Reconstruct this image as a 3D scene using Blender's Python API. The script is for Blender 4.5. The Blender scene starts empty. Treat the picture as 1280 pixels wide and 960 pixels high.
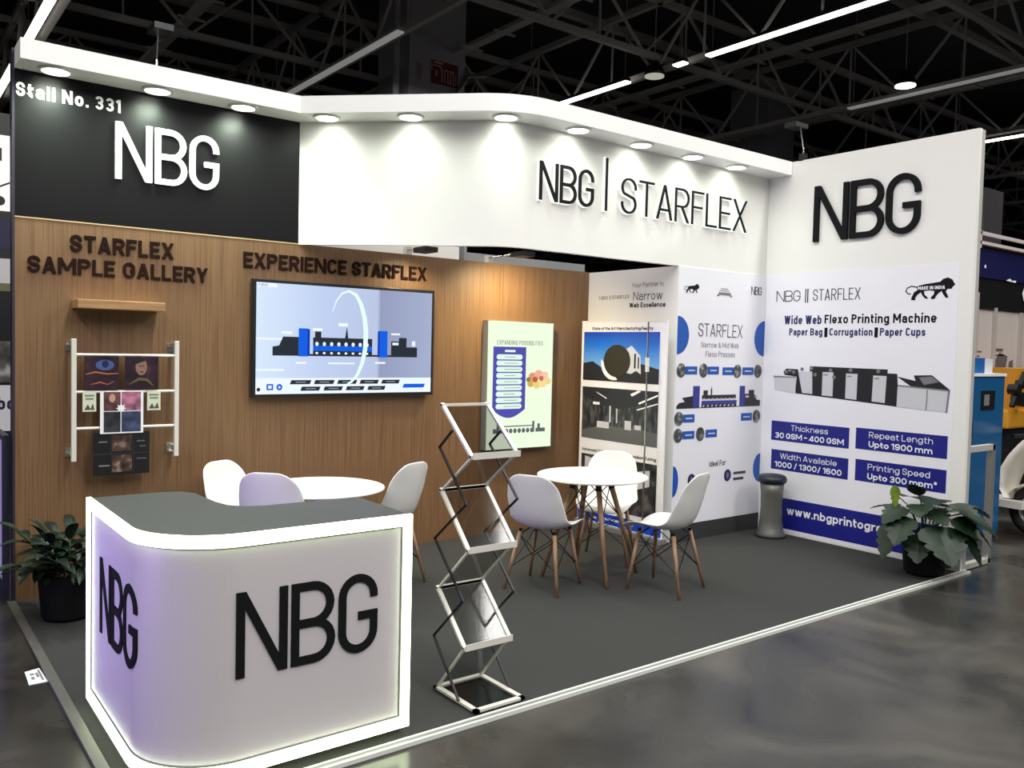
import bpy, bmesh, math, random
from mathutils import Vector, Matrix
C = bpy.context.scene.collection
sc = bpy.context.scene
PI = math.pi
random.seed(7)

# ------------------------------------------------------------------ camera
cam_d = bpy.data.cameras.new('camera')
cam = bpy.data.objects.new('camera', cam_d); C.objects.link(cam)
YAW, PITCH, ROLL = 0.6542, -0.0432, 0.0238
fw = Vector((math.sin(YAW)*math.cos(PITCH), math.cos(YAW)*math.cos(PITCH), math.sin(PITCH)))
r0 = Vector((math.cos(YAW), -math.sin(YAW), 0)); u0 = r0.cross(fw)
rr = r0*math.cos(ROLL) + u0*math.sin(ROLL); uu = -r0*math.sin(ROLL) + u0*math.cos(ROLL)
mw = Matrix((rr, uu, -fw)).transposed().to_4x4(); mw.translation = Vector((-0.7412, -6.0253, 1.66))
cam.matrix_world = mw
cam_d.sensor_width = 36.0; cam_d.lens = 1057.5/1280*36.0; cam_d.clip_end = 200
sc.camera = cam

# ------------------------------------------------------------------ view, world
sc.view_settings.view_transform = 'Standard'; sc.view_settings.look = 'None'
sc.view_settings.exposure = 0.3; sc.view_settings.gamma = 1.0; sc.view_settings.use_curve_mapping = False
sc.cycles.use_denoising = True
sc.cycles.max_bounces = 8
w = bpy.data.worlds.new('world'); sc.world = w; w.use_nodes = True
w.node_tree.nodes['Background'].inputs[0].default_value = (0.55, 0.6, 0.7, 1)
w.node_tree.nodes['Background'].inputs[1].default_value = 0.12

def area(name, loc, rot, sx, sy, power, col=(1, 1, 1)):
    d = bpy.data.lights.new(name, 'AREA'); d.shape = 'RECTANGLE'; d.size = sx; d.size_y = sy
    d.energy = power; d.color = col
    o = bpy.data.objects.new(name, d); C.objects.link(o); o.location = loc; o.rotation_euler = rot
    return o
def spot(name, loc, target, power, ang=1.6, blend=.8, col=(1, 1, 1), radius=.05, parent=None):
    d = bpy.data.lights.new(name, 'SPOT'); d.energy = power; d.spot_size = ang; d.spot_blend = blend
    d.color = col; d.shadow_soft_size = radius
    o = bpy.data.objects.new(name, d); C.objects.link(o)
    v = Vector(target)-Vector(loc)
    o.rotation_euler = v.to_track_quat('-Z', 'Y').to_euler(); o.location = loc
    if parent: o.parent = parent
    return o
# the hall's rows of tube lights over and behind the photographer
for x, e_ in ((-8.2, 260), (-3.3, 400), (1.65, 560), (6.55, 450), (11.43, 400)):
    area('hall_light_row', (x, -7.0, 6.9), (0, 0, 0), .5, 12, e_, (1, .98, .95))
area('hall_light_row', (6.5, 4.0, 6.9), (0, 0, 0), .4, 8, 200, (1, .98, .95))
area('hall_light_row', (1.65, 4.0, 6.9), (0, 0, 0), .4, 8, 160, (1, .98, .95))
# violet wash from the stand across the left aisle
v_ = area('violet_stage_light', (-2.0, -2.0, .75), (0, -PI/2*.98, 0), .7, 1.2, 7, (.42, .28, 1.0)); v_.data.spread = 1.25

# ------------------------------------------------------------------ materials
def lin(c):
    return tuple(((v/255)/12.92 if v/255 <= .04045 else ((v/255+.055)/1.055)**2.4) for v in c)
MATS = {}
def M(name, rgb, rough=.5, metal=0., spec=.5, emit=0., emit_rgb=None):
    if name in MATS: return MATS[name]
    m = bpy.data.materials.new(name); m.use_nodes = True; MATS[name] = m
    b = m.node_tree.nodes['Principled BSDF']; c = lin(rgb)
    b.inputs['Base Color'].default_value = (*c, 1); b.inputs['Roughness'].default_value = rough
    b.inputs['Metallic'].default_value = metal; b.inputs['Specular IOR Level'].default_value = spec
    if emit:
        b.inputs['Emission Color'].default_value = (*lin(emit_rgb or rgb), 1); b.inputs['Emission Strength'].default_value = emit
    return m
def glow(name, rgb, strength=1.):
    if name in MATS: return MATS[name]
    m = bpy.data.materials.new(name); m.use_nodes = True; MATS[name] = m
    nt = m.node_tree; nt.nodes.clear()
    o = nt.nodes.new('ShaderNodeOutputMaterial'); e = nt.nodes.new('ShaderNodeEmission')
    e.inputs[0].default_value = (*lin(rgb), 1); e.inputs[1].default_value = strength
    nt.links.new(e.outputs[0], o.inputs[0]); return m
def noisy(name, stops, scale=(1, 1, 1), nscale=5, detail=4, rough=.5, bump=0., rough_rng=None, spec=.5, emit=0., coord='Object', distort=0., metal=0.):
    """principled surface whose colour runs through a ramp of noise"""
    m = bpy.data.materials.new(name); m.use_nodes = True; MATS[name] = m
    nt = m.node_tree; N = nt.nodes; L = nt.links; b = N['Principled BSDF']
    tc = N.new('ShaderNodeTexCoord'); mp = N.new('ShaderNodeMapping'); mp.inputs['Scale'].default_value = scale
    no = N.new('ShaderNodeTexNoise'); no.inputs['Scale'].default_value = nscale; no.inputs['Detail'].default_value = detail
    no.inputs['Distortion'].default_value = distort
    rp = N.new('ShaderNodeValToRGB'); els = rp.color_ramp.elements
    while len(els) < len(stops): els.new(.5)
    for e, (p, c) in zip(els, stops): e.position = p; e.color = (*lin(c), 1)
    L.new(tc.outputs[coord], mp.inputs[0]); L.new(mp.outputs[0], no.inputs['Vector']); L.new(no.outputs[0], rp.inputs[0])
    L.new(rp.outputs[0], b.inputs['Base Color']); b.inputs['Roughness'].default_value = rough
    b.inputs['Specular IOR Level'].default_value = spec; b.inputs['Metallic'].default_value = metal
    if emit:
        L.new(rp.outputs[0], b.inputs['Emission Color']); b.inputs['Emission Strength'].default_value = emit
    if bump:
        bp = N.new('ShaderNodeBump'); bp.inputs['Strength'].default_value = bump; bp.inputs['Distance'].default_value = .01
        L.new(no.outputs[0], bp.inputs['Height']); L.new(bp.outputs[0], b.inputs['Normal'])
    if rough_rng:
        mr = N.new('ShaderNodeMapRange'); mr.inputs[3].default_value = rough_rng[0]; mr.inputs[4].default_value = rough_rng[1]
        mr.inputs[1].default_value = .3; mr.inputs[2].default_value = .7
        L.new(no.outputs[0], mr.inputs[0]); L.new(mr.outputs[0], b.inputs['Roughness'])
    return m

m_white = M('white_laminate', (236, 235, 230), .45)
m_grey_edge = M('grey_panel_edge', (176, 174, 168), .5)
m_black_panel = M('black_laminate', (9, 9, 11), .40, spec=.25)
m_black = M('black_print', (13, 14, 16), .75, spec=.2)
m_darkpl = M('dark_plastic', (20, 21, 23), .4)
m_wood = noisy('oak_laminate', [(.25, (94, 66, 42)), (.45, (114, 84, 55)), (.6, (126, 95, 65)), (.8, (101, 73, 47))],
               scale=(62, 62, 1.0), nscale=1.6, detail=5, rough=.5)
m_shelfwood = noisy('oak_shelf', [(.3, (150, 112, 74)), (.7, (186, 146, 100))], scale=(1.5, 30, 30), nscale=2, rough=.5)
m_carpet = noisy('carpet', [(.3, (44, 45, 45)), (.7, (70, 70, 69))], nscale=220, detail=2, rough=.95, bump=.4, spec=.1)
m_floor = noisy('polished_concrete', [(.25, (22, 21, 20)), (.5, (50, 49, 46)), (.68, (74, 71, 66)), (.85, (98, 92, 84))], nscale=1.3, detail=12,
                rough=.3, rough_rng=(.14, .42), spec=.34, distort=.6)
m_alu = M('aluminium', (205, 205, 202), .35, .8)
m_chrome = M('chrome', (225, 222, 216), .18, 1.)
m_steel_light = M('satin_steel', (232, 229, 220), .4, .2)
m_roof = M('roof_black', (58, 58, 60), .9)
m_truss = M('truss_paint', (168, 163, 158), .6)
m_led = glow('led_strip', (240, 255, 212), 6.0)
m_tube = glow('tube_light', (255, 252, 244), 6.)
m_down = glow('downlight_lens', (255, 255, 244), 9.)
m_blue = M('print_navy', (20, 26, 128), .45)
m_bluemid = M('print_blue', (14, 84, 176), .45)
m_navytext = M('navy_text', (22, 26, 92), .5)
m_poster = M('poster_paper', (238, 237, 243), .45)
m_whiteink = M('white_print', (245, 245, 248), .45)
m_greyink = M('grey_print', (120, 120, 124), .5)
m_lightgrey = M('light_grey_print', (205, 205, 210), .5)
m_beechleg = noisy('beech_leg', [(.3, (118, 88, 62)), (.7, (160, 128, 98))], scale=(20, 20, 2), nscale=2, rough=.45)
m_shell = M('white_shell', (229, 228, 225), .35)
m_wire = M('black_wire', (18, 18, 19), .4, .6)
m_tabletop = M('white_tabletop', (224, 223, 212), .35)

# ------------------------------------------------------------------ objects
def obj(name, bm, mat, parent=None, smooth=False, recalc=True):
    me = bpy.data.meshes.new(name)
    if recalc and len(bm.faces): bmesh.ops.recalc_face_normals(bm, faces=bm.faces)
    bm.to_mesh(me); bm.free()
    if mat: me.materials.append(mat)
    if smooth:
        for p in me.polygons: p.use_smooth = True
    o = bpy.data.objects.new(name, me); C.objects.link(o)
    if parent:
        o.parent = parent
        o.matrix_parent_inverse = Matrix.Translation(-Vector(parent.location)) if parent.rotation_euler.z == 0 else parent.matrix_basis.inverted()
    return o
def thing(name, label, cat, loc=(0, 0, 0), group=None):
    o = bpy.data.objects.new(name, None); C.objects.link(o); o.location = loc; o.empty_display_size = .1
    o['label'] = label; o['category'] = cat
    if group: o['group'] = group
    return o
def tag(o, label, cat, group=None):
    o['label'] = label; o['category'] = cat
    if group: o['group'] = group
    return o
def struct(name, bm, mat, **k):
    o = obj(name, bm, mat, **k); o['kind'] = 'structure'; return o
def copy_thing(root, loc, rz, label=None):
    r = root.copy(); C.objects.link(r); r.location = loc; r.rotation_euler = (0, 0, rz)
    if label: r['label'] = label
    for ch in list(root.children):
        c = ch.copy(); C.objects.link(c); c.parent = r
        for g in list(ch.children):
            d = g.copy(); C.objects.link(d); d.parent = c
    return r
def B(): return bmesh.new()
def box(bm, x0, x1, y0, y1, z0, z1, bev=0):
    vs = [bm.verts.new((x, y, z)) for z in (z0, z1) for y in (y0, y1) for x in (x0, x1)]
    fs = [bm.faces.new([vs[i] for i in f]) for f in ((0, 1, 3, 2), (4, 6, 7, 5), (0, 4, 5, 1), (2, 3, 7, 6), (0, 2, 6, 4), (1, 5, 7, 3))]
    if bev:
        es = list({e for f in fs for e in f.edges})
        bmesh.ops.bevel(bm, geom=es, offset=bev, segments=2, affect='EDGES', profile=.6)
    return bm
def obox(bm, c, ax, hx, hy, hz):
    """box centred at c with axes ax (3 unit vectors) and half sizes"""
    c = Vector(c); a, b, d = (Vector(v) for v in ax)
    vs = [bm.verts.new(c + a*hx*i + b*hy*j + d*hz*k) for k in (-1, 1) for j in (-1, 1) for i in (-1, 1)]
    for f in ((0, 1, 3, 2), (4, 6, 7, 5), (0, 4, 5, 1), (2, 3, 7, 6), (0, 2, 6, 4), (1, 5, 7, 3)): bm.faces.new([vs[i] for i in f])
    return bm
def frame_of(d):
    d = d.normalized(); up = Vector((0, 0, 1)) if abs(d.z) < .95 else Vector((1, 0, 0))
    a = d.cross(up).normalized(); return a, a.cross(d).normalized()
def tube(bm, p, q, r, r2=None, n=10):
    p = Vector(p); q = Vector(q); r2 = r if r2 is None else r2; a, b = frame_of(q-p); rings = []
    for c, rad in ((p, r), (q, r2)):
        rings.append([bm.verts.new(c + (a*math.cos(2*PI*i/n) + b*math.sin(2*PI*i/n))*rad) for i in range(n)])
    for i in range(n): bm.faces.new((rings[0][i], rings[0][(i+1) % n], rings[1][(i+1) % n], rings[1][i]))
    bm.faces.new(rings[0][::-1]); bm.faces.new(rings[1]); return bm
def bar(bm, p, q, w, h=None):
    """square bar from p to q"""
    p = Vector(p); q = Vector(q); h = w if h is None else h; a, b = frame_of(q-p); d = (q-p)
    return obox(bm, (p+q)/2, (d.normalized(), a, b), d.length/2, w/2, h/2)
def polytube(bm, pts, r, n=8):
    pts = [Vector(p) for p in pts]; rings = []
    for i, p in enumerate(pts):
        d = (pts[min(i+1, len(pts)-1)] - pts[max(i-1, 0)]); a, b = frame_of(d)
        rad = r[i] if isinstance(r, (list, tuple)) else r
        rings.append([bm.verts.new(p + (a*math.cos(2*PI*k/n)+b*math.sin(2*PI*k/n))*rad) for k in range(n)])
    for s, t in zip(rings, rings[1:]):
        for k in range(n): bm.faces.new((s[k], s[(k+1) % n], t[(k+1) % n], t[k]))
    bm.faces.new(rings[0][::-1]); bm.faces.new(rings[-1]); return bm
def lathe(bm, prof, c=(0, 0, 0), n=32):
    rings = []
    for r, z in prof:
        if r < 1e-5: rings.append([bm.verts.new((c[0], c[1], c[2]+z))])
        else: rings.append([bm.verts.new((c[0]+r*math.cos(2*PI*i/n), c[1]+r*math.sin(2*PI*i/n), c[2]+z)) for i in range(n)])
    for s, t in zip(rings, rings[1:]):
        for i in range(n):
            if len(s) == 1 and len(t) == 1: continue
            if len(s) == 1: bm.faces.new((s[0], t[i], t[(i+1) % n]))
            elif len(t) == 1: bm.faces.new((s[i], s[(i+1) % n], t[0]))
            else: bm.faces.new((s[i], s[(i+1) % n], t[(i+1) % n], t[i]))
    for e in (rings[0], rings[-1]):
        if len(e) > 1: bm.faces.new(e)
    return bm
def prism(bm, pts, z0, z1):
    """polygon pts (x, y) extruded from z0 to z1"""
    lo = [bm.verts.new((x, y, z0)) for x, y in pts]; hi = [bm.verts.new((x, y, z1)) for x, y in pts]
    bm.faces.new(lo[::-1]); bm.faces.new(hi)
    for i in range(len(pts)):
        j = (i+1) % len(pts); bm.faces.new((lo[i], lo[j], hi[j], hi[i]))
    return bm

class Plane:
    """a wall face: s to the viewer's right, t up, n out of the wall"""
    def __init__(self, o, s, t, n): self.o, self.s, self.t, self.n = Vector(o), Vector(s), Vector(t), Vector(n)
    def __call__(self, s, t, off=0.): return self.o + self.s*s + self.t*t + self.n*off
P_BACK = Plane((0, 0, 0), (1, 0, 0), (0, 0, 1), (0, -1, 0))
P_RIGHT = Plane((6, 0, 0), (0, -1, 0), (0, 0, 1), (-1, 0, 0))
P_SIDE = Plane((4.78, 0, 0), (0, -1, 0), (0, 0, 1), (-1, 0, 0))
P_FRONT = Plane((0, -1.125, 0), (1, 0, 0), (0, 0, 1), (0, -1, 0))
P_BAN = Plane((4.655, 0, 0), (0, -1, 0), (0, 0, 1), (-1, 0, 0))

def slab(bm, pl, poly, off0, off1):
    """polygon on a plane, extruded from off0 to off1"""
    lo = [bm.verts.new(pl(s, t, off0)) for s, t in poly]; hi = [bm.verts.new(pl(s, t, off1)) for s, t in poly]
    n = len(poly)
    try:
        bm.faces.new(hi); bm.faces.new(lo[::-1])
    except ValueError: pass
    for i in range(n): bm.faces.new((lo[i], lo[(i+1) % n], hi[(i+1) % n], hi[i]))
    return bm
def rect(s0, s1, t0, t1): return [(s0, t0), (s1, t0), (s1, t1), (s0, t1)]
def disc(cs, ct, rs, rt=None, n=28, a0=0, a1=2*PI):
    rt = rs if rt is None else rt; k = n if abs(a1-a0-2*PI) < 1e-6 else n+1
    return [(cs+rs*math.cos(a0+(a1-a0)*i/n), ct+rt*math.sin(a0+(a1-a0)*i/n)) for i in range(k)]
def pill(s0, s1, t0, t1, n=6):
    r = (t1-t0)/2; c = (t0+t1)/2
    return disc(s1-r, c, r, r, n, -PI/2, PI/2) + disc(s0+r, c, r, r, n, PI/2, 3*PI/2)
def ink(name, pl, polys, lay, mat, parent, th=.0006):
    bm = B()
    for i, p in enumerate(polys): slab(bm, pl, p, lay*.001, lay*.001+th+i*1e-5)
    return obj(name, bm, mat, parent)
def inks(name, pl, polys, lay, mat, parent, th=.0006):
    for p in polys: o = ink(name, pl, [p], lay, mat, parent, th)
    return o

# ------------------------------------------------------------------ stroke lettering (sign capitals)
def strip_poly(pts, s):
    """mitred outline quads for a centre line"""
    P = [Vector(p) for p in pts]; L = []; R = []
    for i, p in enumerate(P):
        d0 = (P[i]-P[i-1]).normalized() if i else None
        d1 = (P[i+1]-P[i]).normalized() if i < len(P)-1 else None
        if d0 is None: n = Vector((-d1.y, d1.x)); k = 1
        elif d1 is None: n = Vector((-d0.y, d0.x)); k = 1
        else:
            n0 = Vector((-d0.y, d0.x)); n1 = Vector((-d1.y, d1.x)); n = (n0+n1).normalized(); k = 1/max(.4, n.dot(n0))
        L.append(p + n*s/2*k); R.append(p - n*s/2*k)
    return [[(R[i].x, R[i].y), (R[i+1].x, R[i+1].y), (L[i+1].x, L[i+1].y), (L[i].x, L[i].y)] for i in range(len(P)-1)]
def arc(cx, cy, rx, ry, a0, a1, n=10):
    return [(cx+rx*math.cos(math.radians(a0+(a1-a0)*i/n)), cy+ry*math.sin(math.radians(a0+(a1-a0)*i/n))) for i in range(n+1)]
GW = dict(N=.62, B=.57, G=.54, S=.5, T=.5, A=.56, R=.52, F=.45, L=.43, E=.46, X=.56, M=.74, P=.52, Y=.54, I=.0, C=.52, K=.54, D=.55, V=.55, W=.8, O=.54, U=.54)
def glyph(ch, w, s):
    h = s/2; Q = []; y0, y1 = h, 1-h
    rx = w/2-h; ry = min(rx*1.05, .5-h)
    vs = lambda x: Q.extend(strip_poly([(x, 0), (x, 1)], s))
    hs = lambda xa, xb, y: Q.extend(strip_poly([(xa, y), (xb, y)], s))
    def diag(xb, xt, k=1.12, yb=0, yt=1):
        sw = s*k; Q.append([(xb, yb), (xb+sw, yb), (xt+sw, yt), (xt, yt)])
    if ch == 'N': vs(h); vs(w-h); Q.append([(w-s*1.12, 0), (w, 0), (s*1.12, 1), (0, 1)])
    elif ch in 'BRPD':
        vs(h); m = .5 if ch != 'R' else .46
        def bowl(ya, yb, wd):
            r2 = (yb-ya)/2; r1 = min(r2, (wd-s)*.8)
            Q.extend(strip_poly([(h, yb)] + arc(wd-h-r1, (ya+yb)/2, r1, r2, 90, -90, 12) + [(h, ya)], s))
        if ch == 'B': bowl(m, y1, w*.97); bowl(y0, m, w)
        elif ch == 'D': bowl(y0, y1, w)
        else:
            bowl(m, y1, w)
            if ch == 'R': diag(w-s*1.12, w*.42, yb=0, yt=m)
    elif ch == 'G':
        Q.extend(strip_poly([(w-h, min(.70, y1-ry-.03))] + arc(w/2, y1-ry, rx, ry, 0, 180, 14) + arc(w/2, y0+ry, rx, ry, 180, 360, 14) + [(w-h, .47), (w*(.5 if s < .15 else .6), .47)], s))
    elif ch == 'C':
        Q.extend(strip_poly(arc(w/2, y1-ry, rx, ry, -5 if s < .15 else 18, 180, 14) + arc(w/2, y0+ry, rx, ry, 180, 365 if s < .15 else 342, 14), s))
    elif ch == 'O':
        Q.extend(strip_poly(arc(w/2, y1-ry, rx, ry, 0, 180, 14) + arc(w/2, y0+ry, rx, ry, 180, 360, 14) + [(w-h, y1-ry)], s))
    elif ch == 'S':
        ry = (y1-y0)/4*1.04
        Q.extend(strip_poly(arc(w/2, y1-ry, rx, ry, -10, 225, 14) + arc(w/2, y0+ry, rx, ry, 45, -190, 14), s))
    elif ch == 'T': vs(w/2); hs(0, w, y1)
    elif ch == 'A':
        diag(0, w/2-s*.56); diag(w-s*1.12, w/2-s*.56); hs(w*.2, w*.8, .28)
    elif ch == 'F': vs(h); hs(h, w, y1); hs(h, w*.88, .52)
    elif ch == 'L': vs(h); hs(h, w, y0)
    elif ch == 'E': vs(h); hs(h, w, y1); hs(h, w*.9, .5); hs(h, w, y0)
    elif ch == 'X': diag(0, w-s*1.12); diag(w-s*1.12, 0)
    elif ch == 'M':
        vs(h); vs(w-h); diag(w/2-s*.55, 0, 1.1, .25, 1); diag(w/2-s*.55, w-s*1.1, 1.1, .25, 1)
    elif ch == 'Y': diag(w/2-s*.56, 0, 1.12, .42, 1); diag(w/2-s*.56, w-s*1.12, 1.12, .42, 1); Q.extend(strip_poly([(w/2, 0), (w/2, .46)], s))
    elif ch == 'I': vs(h)
    return Q
def sign_layout(text, x0, x1, zb, zt, s, gap=.12, space=.34):
    """[(char, [polygons])] filling the box x0..x1, zb..zt with stroke s (fraction of cap height)"""
    H = zt-zb; tot = (x1-x0)/H; fixed = 0; var = 0
    for i, ch in enumerate(text):
        if ch == ' ': fixed += space-gap
        elif ch in 'Iil.|': fixed += s
        else: var += GW[ch]
        if i < len(text)-1: fixed += gap
    k = (tot-fixed)/var; x = 0; out = []; wi = 0
    for ch in text:
        if ch == ' ': x += space; wi += 1; continue
        wd = s if ch in 'Iil.|' else GW[ch]*k
        out.append((ch, [[(x0+(x+px)*H, zb+pz*H) for px, pz in poly] for poly in glyph(ch, wd, s)], wi))
        x += wd+gap
    return out
def sign_letters(pl, lay, mat, parent, off0, off1, name='letter'):
    for ch, polys, wi in lay:
        bm = B()
        for i, p in enumerate(polys): slab(bm, pl, p, off0, off1+i*4e-5)
        obj(name, bm, mat, parent)
def sign_text(name, pl, lay, mat, parent, off0, off1):
    for wi in sorted({l[2] for l in lay}):          # one mesh per word
        bm = B()
        for polys in (l[1] for l in lay if l[2] == wi):
            for i, p in enumerate(polys): slab(bm, pl, p, off0, off1+i*1.5e-5)
        o = obj(name, bm, mat, parent)
    return o

# ------------------------------------------------------------------ printed lettering: lower case, digits and marks in the same strokes
XH = .74
GW.update(dict(a=.47, b=.50, c=.45, d=.50, e=.48, f=.31, g=.50, h=.49, i=0., k=.47, l=0., m=.80, n=.49, o=.49, p=.50, q=.50, r=.32, s=.44, t=.32, u=.49, v=.46, w=.72, x=.46, y=.46))
GW.update({'0': .53, '1': .28, '3': .5, '4': .55, '6': .52, '9': .52, '-': .34, '/': .38, '.': 0., '*': .34, '&': .62, '|': 0.})
_caps = glyph
def glyph(ch, w, s):
    h = s/2; Q = []; S = lambda pts: Q.extend(strip_poly(pts, s))
    def diag(xb, xt, yb, yt, k=1.1): Q.append([(xb, yb), (xb+s*k, yb), (xt+s*k, yt), (xt, yt)])
    X = XH; y0, y1 = h, X-h; rx = w/2-h; ry = min(rx*1.05, (y1-y0)/2)
    ring = lambda ya, yb: [(w-h, ya+ry)] + arc(w/2, yb-ry, rx, ry, 0, 180, 12) + arc(w/2, ya+ry, rx, ry, 180, 360, 12)
    if ch == 'W':
        q = (w-s*1.1)/4
        diag(q, 0, 0, 1); diag(q, 2*q, 0, 1); diag(3*q, 2*q, 0, 1); diag(3*q, 4*q, 0, 1)
    elif ch == 'V': diag(w/2-s*.55, 0, 0, 1); diag(w/2-s*.55, w-s*1.1, 0, 1)
    elif ch == 'K': S([(h, 0), (h, 1)]); diag(s*.5, w-s*1.2, .36, 1, 1.2); diag(w-s*1.2, w*.3, 0, .6, 1.2)
    elif ch == 'U': S([(h, 1), (h, h+rx)] + arc(w/2, h+rx, rx, rx, 180, 360, 14) + [(w-h, 1)])
    elif ch in 'obdpq':
        S(ring(y0, y1))
        if ch in 'bp': S([(h, 0 if ch == 'b' else -.26), (h, 1 if ch == 'b' else X)])
        if ch in 'dq': S([(w-h, 0 if ch == 'd' else -.26), (w-h, 1 if ch == 'd' else X)])
    elif ch == 'g':
        S(ring(y0, y1)); S([(w-h, X), (w-h, -.26+h+ry*.7)] + arc(w/2, -.26+h+ry*.7, rx, ry*.7, 0, -160, 12))
    elif ch == 'a':
        m = X*.56; r = (m-h)/2
        S(arc(w/2, y1-ry*.9, rx, ry*.9, 170, 0, 10) + [(w-h, 0)])
        S([(w-h, m-h*.2)] + arc(h+r*.9, (m+h)/2, r*.9, r, 90, 270, 10) + [(w-h, h)])
    elif ch == 'c': S([(w-h, X*.66)] + arc(w/2, y1-ry, rx, ry, 10, 180, 12) + arc(w/2, y0+ry, rx, ry, 180, 350, 12))
    elif ch == 'e': S([(h, X*.47), (w-h, X*.47)]); S([(w-h, X*.40), (w-h, y1-ry)] + arc(w/2, y1-ry, rx, ry, 0, 180, 12) + arc(w/2, y0+ry, rx, ry, 180, 340, 12))
    elif ch in 'nh': S([(h, 0), (h, X if ch == 'n' else 1)]); S([(w-h, 0)] + arc(w/2, y1-ry, rx, ry, 0, 170, 12))
    elif ch == 'm':
        r = (w/2-h)/2; S([(h, 0), (h, X)])
        for c_ in (h+r, w/2+r): S([(c_+r, 0)] + arc(c_, y1-r, r, r, 0, 165, 10))
    elif ch == 'u': S([(w-h, 0), (w-h, X)]); S([(h, X), (h, y0+ry)] + arc(w/2, y0+ry, rx, ry, 180, 350, 12))
    elif ch == 'r': S([(h, 0), (h, X)]); r = w-h*1.2; S(arc(h+r, y1-r, r, r, 170, 80, 8))
    elif ch == 's':
        ry = (y1-y0)/4*1.05; S(arc(w/2, y1-ry, rx, ry, 0, 225, 12) + arc(w/2, y0+ry, rx, ry, 45, -180, 12))
    elif ch == 't': x_ = w*.36; r = w-x_-h*.5; S([(x_, .96), (x_, h+r)] + arc(x_+r, h+r, r, r, 180, 270, 8)); S([(0, X-h), (w, X-h)])
    elif ch == 'f': x_ = w*.42; r = w-x_-h*.3; S([(x_, 0), (x_, 1-h-r)] + arc(x_+r, 1-h-r, r, r, 180, 95, 8)); S([(0, X-h), (w*.95, X-h)])
    elif ch == 'i': S([(h, 0), (h, X)]); Q.append([(0, X+.12), (s, X+.12), (s, X+.12+s), (0, X+.12+s)])
    elif ch in 'l|': S([(h, 0 if ch == 'l' else -.12), (h, 1.02)])
    elif ch == 'k': S([(h, 0), (h, 1)]); diag(s*.5, w-s*1.2, X*.36, X, 1.2); diag(w-s*1.2, w*.3, 0, X*.6, 1.2)
    elif ch == 'v': diag(w/2-s*.55, 0, 0, X); diag(w/2-s*.55, w-s*1.1, 0, X)
    elif ch == 'w':
        q = (w-s*1.05)/4; diag(q, 0, 0, X); diag(q, 2*q, 0, X); diag(3*q, 2*q, 0, X); diag(3*q, 4*q, 0, X)
    elif ch == 'x': diag(0, w-s*1.12, 0, X); diag(w-s*1.12, 0, 0, X)
    elif ch == 'y': diag(w/2-s*.55, 0, 0, X); diag(w*.16, w-s*1.1, -.26, X)
    elif ch == '0':
        ry = min(rx*1.15, .5-h); S([(w-h, h+ry)] + arc(w/2, 1-h-ry, rx, ry, 0, 180, 12) + arc(w/2, h+ry, rx, ry, 180, 360, 12))
    elif ch == '1': S([(w-h, 0), (w-h, 1)]); S([(w-h, 1-h), (0, .78)])
    elif ch == '3':
        ry = (1-s)/4; S(arc(w/2, 1-h-ry, rx, ry, 165, -90, 12) + [(w*.35, .5)]); S([(w*.35, .5)] + arc(w/2, h+ry, rx, ry, 90, -165, 12))
    elif ch == '4': S([(w*.74, 0), (w*.74, 1)]); S([(w*.70, 1-h*.6), (h*.9, .24), (w, .24)])
    elif ch in '69':
        ry = (1-s)/4*1.15; c_ = [(w-h, h+ry)] + arc(w/2, h+ry, rx, ry, 0, 360, 20); t_ = arc(w/2, 1-h-ry, rx, ry, 15, 180, 12) + [(h, h+ry)]
        for pth in (c_, t_): S(pth if ch == '6' else [(w-x_, 1-y_) for x_, y_ in pth])
    elif ch == '-': Q.append([(0, .42), (w, .42), (w, .42+s), (0, .42+s)])
    elif ch == '/': diag(0, w-s*1.05, -.08, 1.02, 1.05)
    elif ch == '.': Q.append([(0, 0), (s, 0), (s, s), (0, s)])
    elif ch == '*':
        for a_ in (30, 90, 150): d_ = Vector((math.cos(math.radians(a_)), math.sin(math.radians(a_))))*w/2; Q.extend(strip_poly([(w/2-d_.x, .84-d_.y), (w/2+d_.x, .84+d_.y)], s*.7))
    elif ch == '&':
        r = .19; S([(w, 0), (w*.22, .68)] + arc(w*.42, 1-h-r, r, r, 200, -20, 10) + [(w*.36, .55), (w*.16, .42)] + arc(w*.38, h+.22, w*.38-h, .22, 130, 300, 10) + [(w*.97, .42)])
    else: return _caps(ch, w, s)
    return Q
def printed(name, pl, body, s0, s1, tb, tt, lay, mat, parent, bold=0., depth=.0, gap=None):
    """text whose ink fills s0..s1, with baseline tb and cap height up to tt"""
    s = .105 if bold <= .001 else (.14 if bold < .015 else .185 if bold < .03 else .2)
    gap = gap or (.17 if bold <= .001 else .13)
    for ch in 'il.|': GW[ch] = 0
    lo = sign_layout(body, s0, s1, tb, tt, s, gap, .30)
    return sign_text(name, pl, lo, mat, parent, lay*.001, lay*.001+.0005+depth)

# ------------------------------------------------------------------ hall shell
FZ = -.012
bm = B(); box(bm, -45, 60, -30, 70, FZ-.1, FZ); struct('floor', bm, m_floor)
bm = B(); box(bm, -45, 60, -30, 70, 9.4, 9.6); struct('ceiling', bm, m_roof)
m_hallwall = M('hall_wall_dark', (30, 30, 32), .9)
bm = B(); box(bm, -45, 60, 69.8, 70, FZ, 9.4); struct('wall_hall_back', bm, m_hallwall)
bm = B(); box(bm, 59.8, 60, -30, 69.8, FZ, 9.4); struct('wall_hall_right', bm, m_hallwall)
bm = B(); box(bm, 0, 6.0, -3.0, 0, FZ, 0); struct('floor_carpet', bm, m_carpet)
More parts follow.
